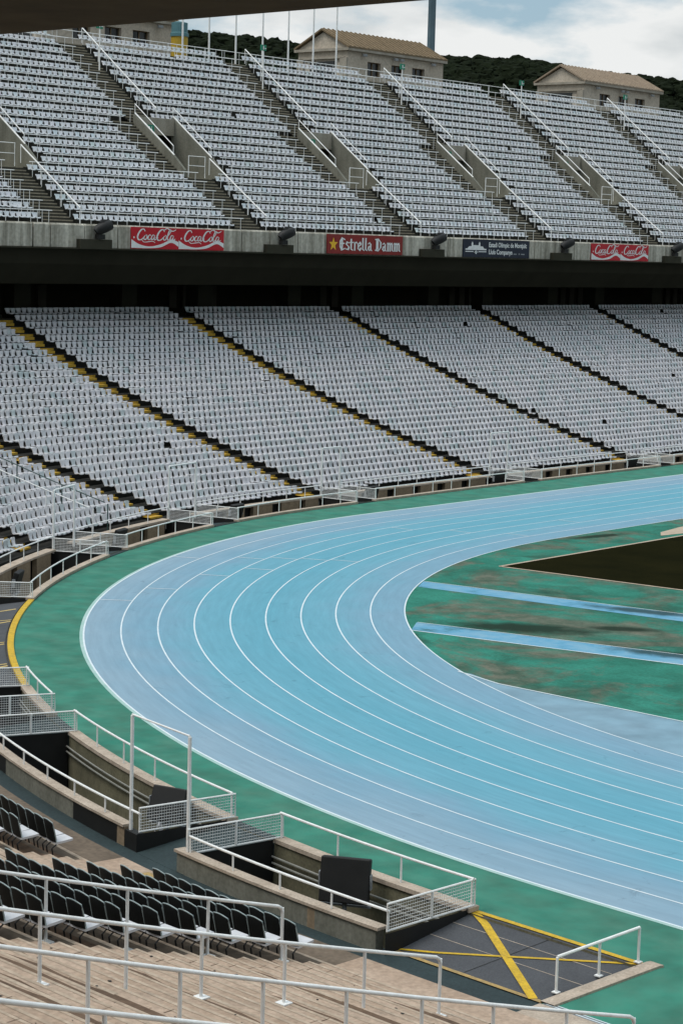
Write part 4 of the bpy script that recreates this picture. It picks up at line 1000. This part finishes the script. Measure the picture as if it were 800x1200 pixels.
# ------------------------------------------------------------------ pavilions on the rim
def pavilion(ua, L_, lab, roof):
    """gabled pavilion: local x along the rim, y outward"""
    n = nrm(ua); t = thing('pavilion', lab, 'pavilion', P3(W(ua, 60), zT), None, rotz_at(ua))
    D, ze, zr = 5.4, 3.3, 4.75
    def part(name, fn, m, smooth=False):
        b = MB(); fn(b); o = b.build(name, m, loc=(0, 0, 0)); o.parent = t; o.location = (0, 0, 0); return o
    wins = [(.20, .335), (.445, .575), (.665, .80)]
    def walls(b):
        z1, z2 = 1.15, 2.3
        xs = [0]; 
        for a, c in wins: xs += [a*L_, c*L_]
        xs.append(L_)
        for i in range(len(xs)-1):
            if i % 2 == 0: b.face([(xs[i], 0, -3), (xs[i+1], 0, -3), (xs[i+1], 0, ze), (xs[i], 0, ze)])
            else:
                b.face([(xs[i], 0, -3), (xs[i+1], 0, -3), (xs[i+1], 0, z1), (xs[i], 0, z1)]); b.face([(xs[i], 0, z2), (xs[i+1], 0, z2), (xs[i+1], 0, ze), (xs[i], 0, ze)])
                for x in (xs[i], xs[i+1]): b.face([(x, 0, z1), (x, .35, z1), (x, .35, z2), (x, 0, z2)])
                b.face([(xs[i], 0, z2), (xs[i+1], 0, z2), (xs[i+1], .35, z2), (xs[i], .35, z2)]); b.face([(xs[i], 0, z1), (xs[i+1], 0, z1), (xs[i+1], .35, z1), (xs[i], .35, z1)])
        for x in (0, L_):
            b.face([(x, 0, -3), (x, D, -3), (x, D, ze), (x, D/2, zr-.15), (x, 0, ze)])
        b.face([(0, D, -3), (L_, D, -3), (L_, D, ze), (0, D, ze)])
    part('wall', walls, 'wall_cream')
    for k, (a, c) in enumerate(wins):
        part('window', lambda b: b.face([(a*L_, .30, 1.1), (c*L_, .30, 1.1), (c*L_, .30, 2.35), (a*L_, .30, 2.35)]), 'glass_dark')
        part('window_frame', lambda b: [b.box((x*L_, .26, 1.72), (.07, .08, 1.24)) for x in (a+.004, (a+c)/2, c-.004)]+[b.box(((a+c)/2*L_, .25, zz), ((c-a)*L_, .10, .06)) for zz in (1.17, 2.28)], 'roof_tile')
    def rf(b):
        o_ = .28
        for sg in (0, 1):
            y0 = -o_ if sg == 0 else D+o_; zz = ze-.10
            A = [(-o_, y0, zz), (L_+o_, y0, zz), (L_+o_, D/2, zr), (-o_, D/2, zr)]
            B_ = [(x, yy, z+.16) for x, yy, z in A]
            b.face(B_ if sg == 0 else B_[::-1]); b.face(A[::-1] if sg == 0 else A)
            b.face([A[0], A[1], B_[1], B_[0]]); b.face([A[1], A[2], B_[2], B_[1]]); b.face([A[3], A[0], B_[0], B_[3]])
            nn = int(L_/.55)
            for k in range(nn):
                x = -o_+(L_+2*o_)*(k+.5)/nn; b.tube([(x, y0, zz+.19), (x, D/2, zr+.19)], .05, 4)
    part('roof', rf, roof)
    part('cornice', lambda b: [b.box((L_/2, -.14, ze-.18), (L_+.5, .28, .22)), b.box((-.14, D/2, ze-.18), (.28, D+.5, .22)), b.box((-.10, D/2, ze-.85), (.2, D*.9, .14)),
        b.box((-.1, .35, ze-2.6), (.2, .7, 3.5)), b.box((-.1, D-.35, ze-2.6), (.2, .7, 3.5))], 'concrete')
    part('doorway', lambda b: b.box((-.03, D/2, .9), (.08, 2.7, 2.6)), 'glass_dark')
    def lamps(x): 
        return lambda b: (b.box((x*L_, -.35, ze-.55), (.38, .22, .2)), b.tube([(x*L_, 0, ze-.4), (x*L_, -.3, ze-.5)], .03, 4))
    for x in (.14, .46, .52, .86): part('wall_lamp', lamps(x), 'grey_metal')
pavilion(53.9, 13.0, 'cream pavilion with brown mossy gable roof behind the middle of the upper tier', 'roof_tile')
pavilion(89.2, 13.7, 'smaller looking cream pavilion with paler roof at the right', 'roof_pale')
pavilion(20.6, 12.9, 'cream pavilion at upper left, its roof hidden by the dark overhang', 'roof_tile')
# flagpoles
for k, u in enumerate((30.6, 33.4, 36.3, 39.3, 42.25, 45.2, 48.0)):
    x, yy = W(u, 56.3); t = thing('flagpole', '%s of seven bare white flagpoles on the rim, counted from the left' % ORD[k+1], 'flagpole', (x, yy, zT))
    q = MB(); q.tube([(x, yy, zT), (x, yy, zT+5), (x, yy, zT+10.5)], [.075, .06, .04], 8); q.build('pole', 'white_metal', t)
    q = MB(); q.box((x, yy, zT+.04), (.35, .35, .08)); q.build('base_plate', 'grey_metal', t)
    q = MB(); q.tube([(x, yy, zT+10.5), (x, yy, zT+10.6)], .07, 8); q.build('finial', 'white_metal', t)
x, yy = W(84.6, 75); t = thing('lighting_mast', 'thick blue grey lighting mast behind the middle pavilion', 'mast', (x, yy, -1.9))
q = MB(); q.tube([(x, yy, -1.9), (x, yy, 20), (x, yy, 50)], [.55, .42, .34], 16); q.build('shaft', 'mast_metal', t, smooth=True)
q = MB()
for i in range(4):
    for j in range(3): q.box((x+(i-1.5)*1.0, yy+.1, 48+j*1.0), (.8, .3, .7), .8)
q.build('lamp_rack', 'grey_metal', t)
x, yy = W(31.5, 57.5); t = thing('round_kiosk', 'small round yellow kiosk with teal top beside the upper left pavilion', 'kiosk', (x, yy, zT))
q = MB(); q.tube([(x, yy, zT), (x, yy, zT+1.9)], .62, 20); q.build('drum', 'tank_yellow', t, smooth=False)
q = MB(); q.tube([(x, yy, zT+1.9), (x, yy, zT+2.15), (x, yy, zT+2.2), (x, yy, zT+2.9), (x, yy, zT+3.0)], [.68, .68, .60, .60, .2], 20); q.build('cap', 'tank_teal', t)

# ------------------------------------------------------------------ hills with wood
def el_at(az):
    T = [(140, .0975), (137.5, .1006), (135.6, .0992), (134.4, .0968), (133.3, .0948), (130.5, .0928), (128.7, .0928), (128.25, .0922), (127.3, .0888), (126.6, .085), (126.0, .0815), (124, .072), (118, .055), (110, .04)]
    if az >= T[0][0]: return T[0][1]
    for (a, e), (a2, e2) in zip(T, T[1:]):
        if a2 <= az <= a: return e2+(e-e2)*(az-a2)/(a-a2)
    return .04
def el2_at(az):
    T = [(128.5, .070), (127, .082), (126.2, .0868), (125.5, .0858), (124.2, .0838), (120, .080), (112, .07), (104, .06)]
    if az >= T[0][0]: return max(.03, T[0][1]-(az-128.5)*.02)
    for (a, e), (a2, e2) in zip(T, T[1:]):
        if a2 <= az <= a: return e2+(e-e2)*(az-a2)/(a-a2)
    return .06
CX, CY, CZ = 22.995, -78.016, 12.7
def hill(name, D, fn, a0, a1):
    b = MB(); rows = []
    for az in frange(a0, a1, .5):
        e = fn(az); zt = CZ+D*e-3.5; r_ = []
        for (dd, f) in ((-230, 0), (-150, .38), (-80, .72), (-30, .93), (0, 1.0), (40, .97), (120, .7), (260, 0)):
            a = math.radians(az); r_.append((CX+(D+dd)*math.cos(a), CY+(D+dd)*math.sin(a), -2+(zt+2)*f))
        rows.append(r_)
    for i in range(len(rows)-1):
        for k in range(7): b.face([rows[i][k], rows[i][k+1], rows[i+1][k+1], rows[i+1][k]])
    structure(b.build(name, 'foliage', smooth=True))
hill('wooded_hill', 650, el_at, 150, 110); hill('distant_hill', 860, el2_at, 129.5, 104)
# canopy of the wood: many irregular leaf clumps
import bmesh
def clump():
    bm = bmesh.new(); bmesh.ops.create_icosphere(bm, subdivisions=2, radius=1)
    for v in bm.verts:
        f = random.uniform(.72, 1.22); v.co = Vector((v.co.x*f, v.co.y*f, v.co.z*f*.72))
    V = [tuple(v.co) for v in bm.verts]; F = [tuple(v.index for v in f.verts) for f in bm.faces]; bm.free(); return V, F
random.seed(4); CL = [clump() for _ in range(7)]
def wood(name, D, fn, a0, a1, n, lab, near=-150):
    b = MB()
    for _ in range(n):
        az = random.uniform(a1, a0); t = random.random()**1.7; dd = near*t+random.uniform(-3, 18)*(t < .1)
        e = fn(az); zt = CZ+D*e-3.5
        f = 1.0 if dd > -30*0 else None
        ks = ((-230, 0), (-150, .38), (-80, .72), (-30, .93), (0, 1.0), (40, .97))
        f = .97
        for (d0, f0), (d1, f1) in zip(ks, ks[1:]):
            if d0 <= dd <= d1: f = f0+(f1-f0)*(dd-d0)/(d1-d0)
        z = -2+(zt+2)*f; a = math.radians(az); r = random.uniform(1.2, 2.7)*(1.25 if random.random() < .06 else 1)
        x, yy = CX+(D+dd)*math.cos(a), CY+(D+dd)*math.sin(a)
        for k in range(2):
            V, F = random.choice(CL)
            m = Matrix.Translation((x+random.uniform(-1.6, 1.6), yy+random.uniform(-1.6, 1.6), z+.9+random.uniform(-.2, .8)*(1-k*.4))) @ Matrix.Rotation(random.uniform(0, 6.28), 4, 'Z') @ Matrix.Diagonal((r*(1-.3*k), r*(1-.3*k), r*(.95-.3*k), 1))
            b.add(V, F, m)
    o = b.build(name, 'foliage'); tag(o, lab, 'wood', None, 'stuff')
wood('pine_wood', 650, el_at, 140.5, 122.5, 3800, 'dark green pine wood covering the nearer hill')
wood('distant_wood', 860, el2_at, 128.3, 119, 1600, 'dark green wood on the lower hill at the right')

# ------------------------------------------------------------------ overhang above the viewpoint
t = thing('overhead_slab', 'dark concrete edge of the tier overhead, cutting off the top of the sky', 'overhang', (15, -80, 13.7))
b = MB(); x0, x1 = -30, 60
b.face([(x0, -71.58, 13.70), (x1, -71.55, 13.70), (x1, -100, 13.95), (x0, -100, 13.95)]); b.build('underside', 'slab_under', t)
b = MB(); b.face([(x0, -71.58, 13.70), (x0, -71.5, 15.2), (x1, -71.47, 15.2), (x1, -71.55, 13.70)]); b.face([(x0, -71.5, 15.2), (x0, -100, 15.3), (x1, -100, 15.3), (x1, -71.47, 15.2)])
b.build('slab_edge', 'slab_under', t)

# ------------------------------------------------------------------ camera
cam = bpy.data.cameras.new('Camera'); co = bpy.data.objects.new('Camera', cam); C.objects.link(co)
r_ = Vector((0.72941311, 0.6835413, 0.02697778)); u_ = Vector((-0.10446336, 0.072326, 0.99189534)); f_ = Vector((-0.67605023, 0.72631965, -0.12416055))
mw = Matrix(((r_.x, u_.x, -f_.x, CX), (r_.y, u_.y, -f_.y, CY), (r_.z, u_.z, -f_.z, 12.69916), (0, 0, 0, 1)))
co.matrix_world = mw; cam.sensor_fit = 'VERTICAL'; cam.sensor_height = 36; cam.lens = 2450.92/1200*36; cam.clip_end = 5000; cam.clip_start = .1
bpy.context.scene.camera = co

# ------------------------------------------------------------------ sky and sun
EL, AZ = math.radians(60), math.radians(-115)       # sun direction: from +x, slightly -y
wd = bpy.data.worlds.new('World'); bpy.context.scene.world = wd; wd.use_nodes = True
nt = wd.node_tree; N = nt.nodes; L = nt.links; bg = N['Background']
sky = N.new('ShaderNodeTexSky'); sky.sky_type = 'NISHITA'; sky.sun_disc = False; sky.sun_elevation = EL; sky.sun_rotation = math.radians(90)-AZ; sky.air_density = 1.0; sky.dust_density = 1.2
tc = N.new('ShaderNodeTexCoord'); mp = N.new('ShaderNodeMapping'); mp.inputs['Scale'].default_value = (1, 1, 2.6); mp.inputs['Location'].default_value = (.35, .1, .2)
L.new(tc.outputs['Generated'], mp.inputs['Vector'])
n1 = N.new('ShaderNodeTexNoise'); n1.inputs['Scale'].default_value = 9; n1.inputs['Detail'].default_value = 9; n1.inputs['Roughness'].default_value = .55; L.new(mp.outputs['Vector'], n1.inputs['Vector'])
rm = N.new('ShaderNodeValToRGB'); rm.color_ramp.elements[0].position = .42; rm.color_ramp.elements[1].position = .56
cd_ = Vector((-.6072, .7887, .1005)).normalized(); dt_ = N.new('ShaderNodeVectorMath'); dt_.operation = 'SUBTRACT'; L.new(tc.outputs['Generated'], dt_.inputs[0]); dt_.inputs[1].default_value = tuple(cd_)
m2_ = N.new('ShaderNodeMapping'); m2_.inputs['Scale'].default_value = (14, 14, 42); L.new(dt_.outputs['Vector'], m2_.inputs['Vector']); l2_ = N.new('ShaderNodeVectorMath'); l2_.operation = 'LENGTH'; L.new(m2_.outputs['Vector'], l2_.inputs[0])
mrc = N.new('ShaderNodeMapRange'); mrc.inputs['From Min'].default_value = .2; mrc.inputs['From Max'].default_value = 1.5; mrc.inputs['To Min'].default_value = .16; mrc.inputs['To Max'].default_value = 0; L.new(l2_.outputs['Value'], mrc.inputs['Value'])
adc = N.new('ShaderNodeMath'); adc.operation = 'ADD'; L.new(n1.outputs['Fac'], adc.inputs[0]); L.new(mrc.outputs[0], adc.inputs[1])
L.new(adc.outputs[0], rm.inputs['Fac'])
n2 = N.new('ShaderNodeTexNoise'); n2.inputs['Scale'].default_value = 14; n2.inputs['Detail'].default_value = 8; L.new(mp.outputs['Vector'], n2.inputs['Vector'])
cl = N.new('ShaderNodeValToRGB'); cl.color_ramp.elements[0].position = .35; cl.color_ramp.elements[1].position = .62
cl.color_ramp.elements[0].color = (5.6, 6.1, 6.3, 1); cl.color_ramp.elements[1].color = (9.0, 9.15, 9.1, 1)
adc2 = N.new('ShaderNodeMath'); adc2.operation = 'ADD'; L.new(n2.outputs['Fac'], adc2.inputs[0]); L.new(mrc.outputs[0], adc2.inputs[1]); L.new(adc2.outputs[0], cl.inputs['Fac'])
mb = N.new('ShaderNodeMix'); mb.data_type = 'RGBA'; mb.inputs['Factor'].default_value = .6; L.new(sky.outputs[0], mb.inputs['A']); mb.inputs['B'].default_value = (4.2, 6.1, 7.3, 1)
mx = N.new('ShaderNodeMix'); mx.data_type = 'RGBA'; L.new(rm.outputs['Color'], mx.inputs['Factor']); L.new(mb.outputs['Result'], mx.inputs['A']); L.new(cl.outputs['Color'], mx.inputs['B'])
sp_ = N.new('ShaderNodeSeparateXYZ'); L.new(tc.outputs['Generated'], sp_.inputs[0])
zr_ = N.new('ShaderNodeValToRGB'); e_ = zr_.color_ramp.elements; e_[0].position = .13; e_[0].color = (.44, .44, .44, 1); e_[1].position = 1; e_[1].color = (1, 1, 1, 1)
for p_, c_ in ((.22, .20), (.42, .38)): q_ = e_.new(p_); q_.color = (c_, c_, c_, 1)
L.new(sp_.outputs['Z'], zr_.inputs['Fac'])
vs_ = N.new('ShaderNodeVectorMath'); vs_.operation = 'SCALE'; L.new(mx.outputs['Result'], vs_.inputs[0]); ml_ = N.new('ShaderNodeMath'); ml_.operation = 'MULTIPLY'; ml_.inputs[1].default_value = 2.15; L.new(zr_.outputs[0], ml_.inputs[0]); L.new(ml_.outputs[0], vs_.inputs['Scale'])
L.new(vs_.outputs['Vector'], bg.inputs['Color']); bg.inputs['Strength'].default_value = .100
sn = bpy.data.lights.new('Sun', 'SUN'); sn.energy = 1.75; sn.angle = math.radians(24); sn.color = (1, .96, .9)
so = bpy.data.objects.new('Sun', sn); C.objects.link(so)
d = Vector((math.cos(EL)*math.cos(AZ), math.cos(EL)*math.sin(AZ), math.sin(EL))); so.rotation_euler = d.to_track_quat('Z', 'Y').to_euler()
sc = bpy.context.scene
sc.view_settings.view_transform = 'Standard'; sc.view_settings.look = 'None'; sc.view_settings.exposure = 0
for o in C.objects:
    if '_org' in o: del o['_org']
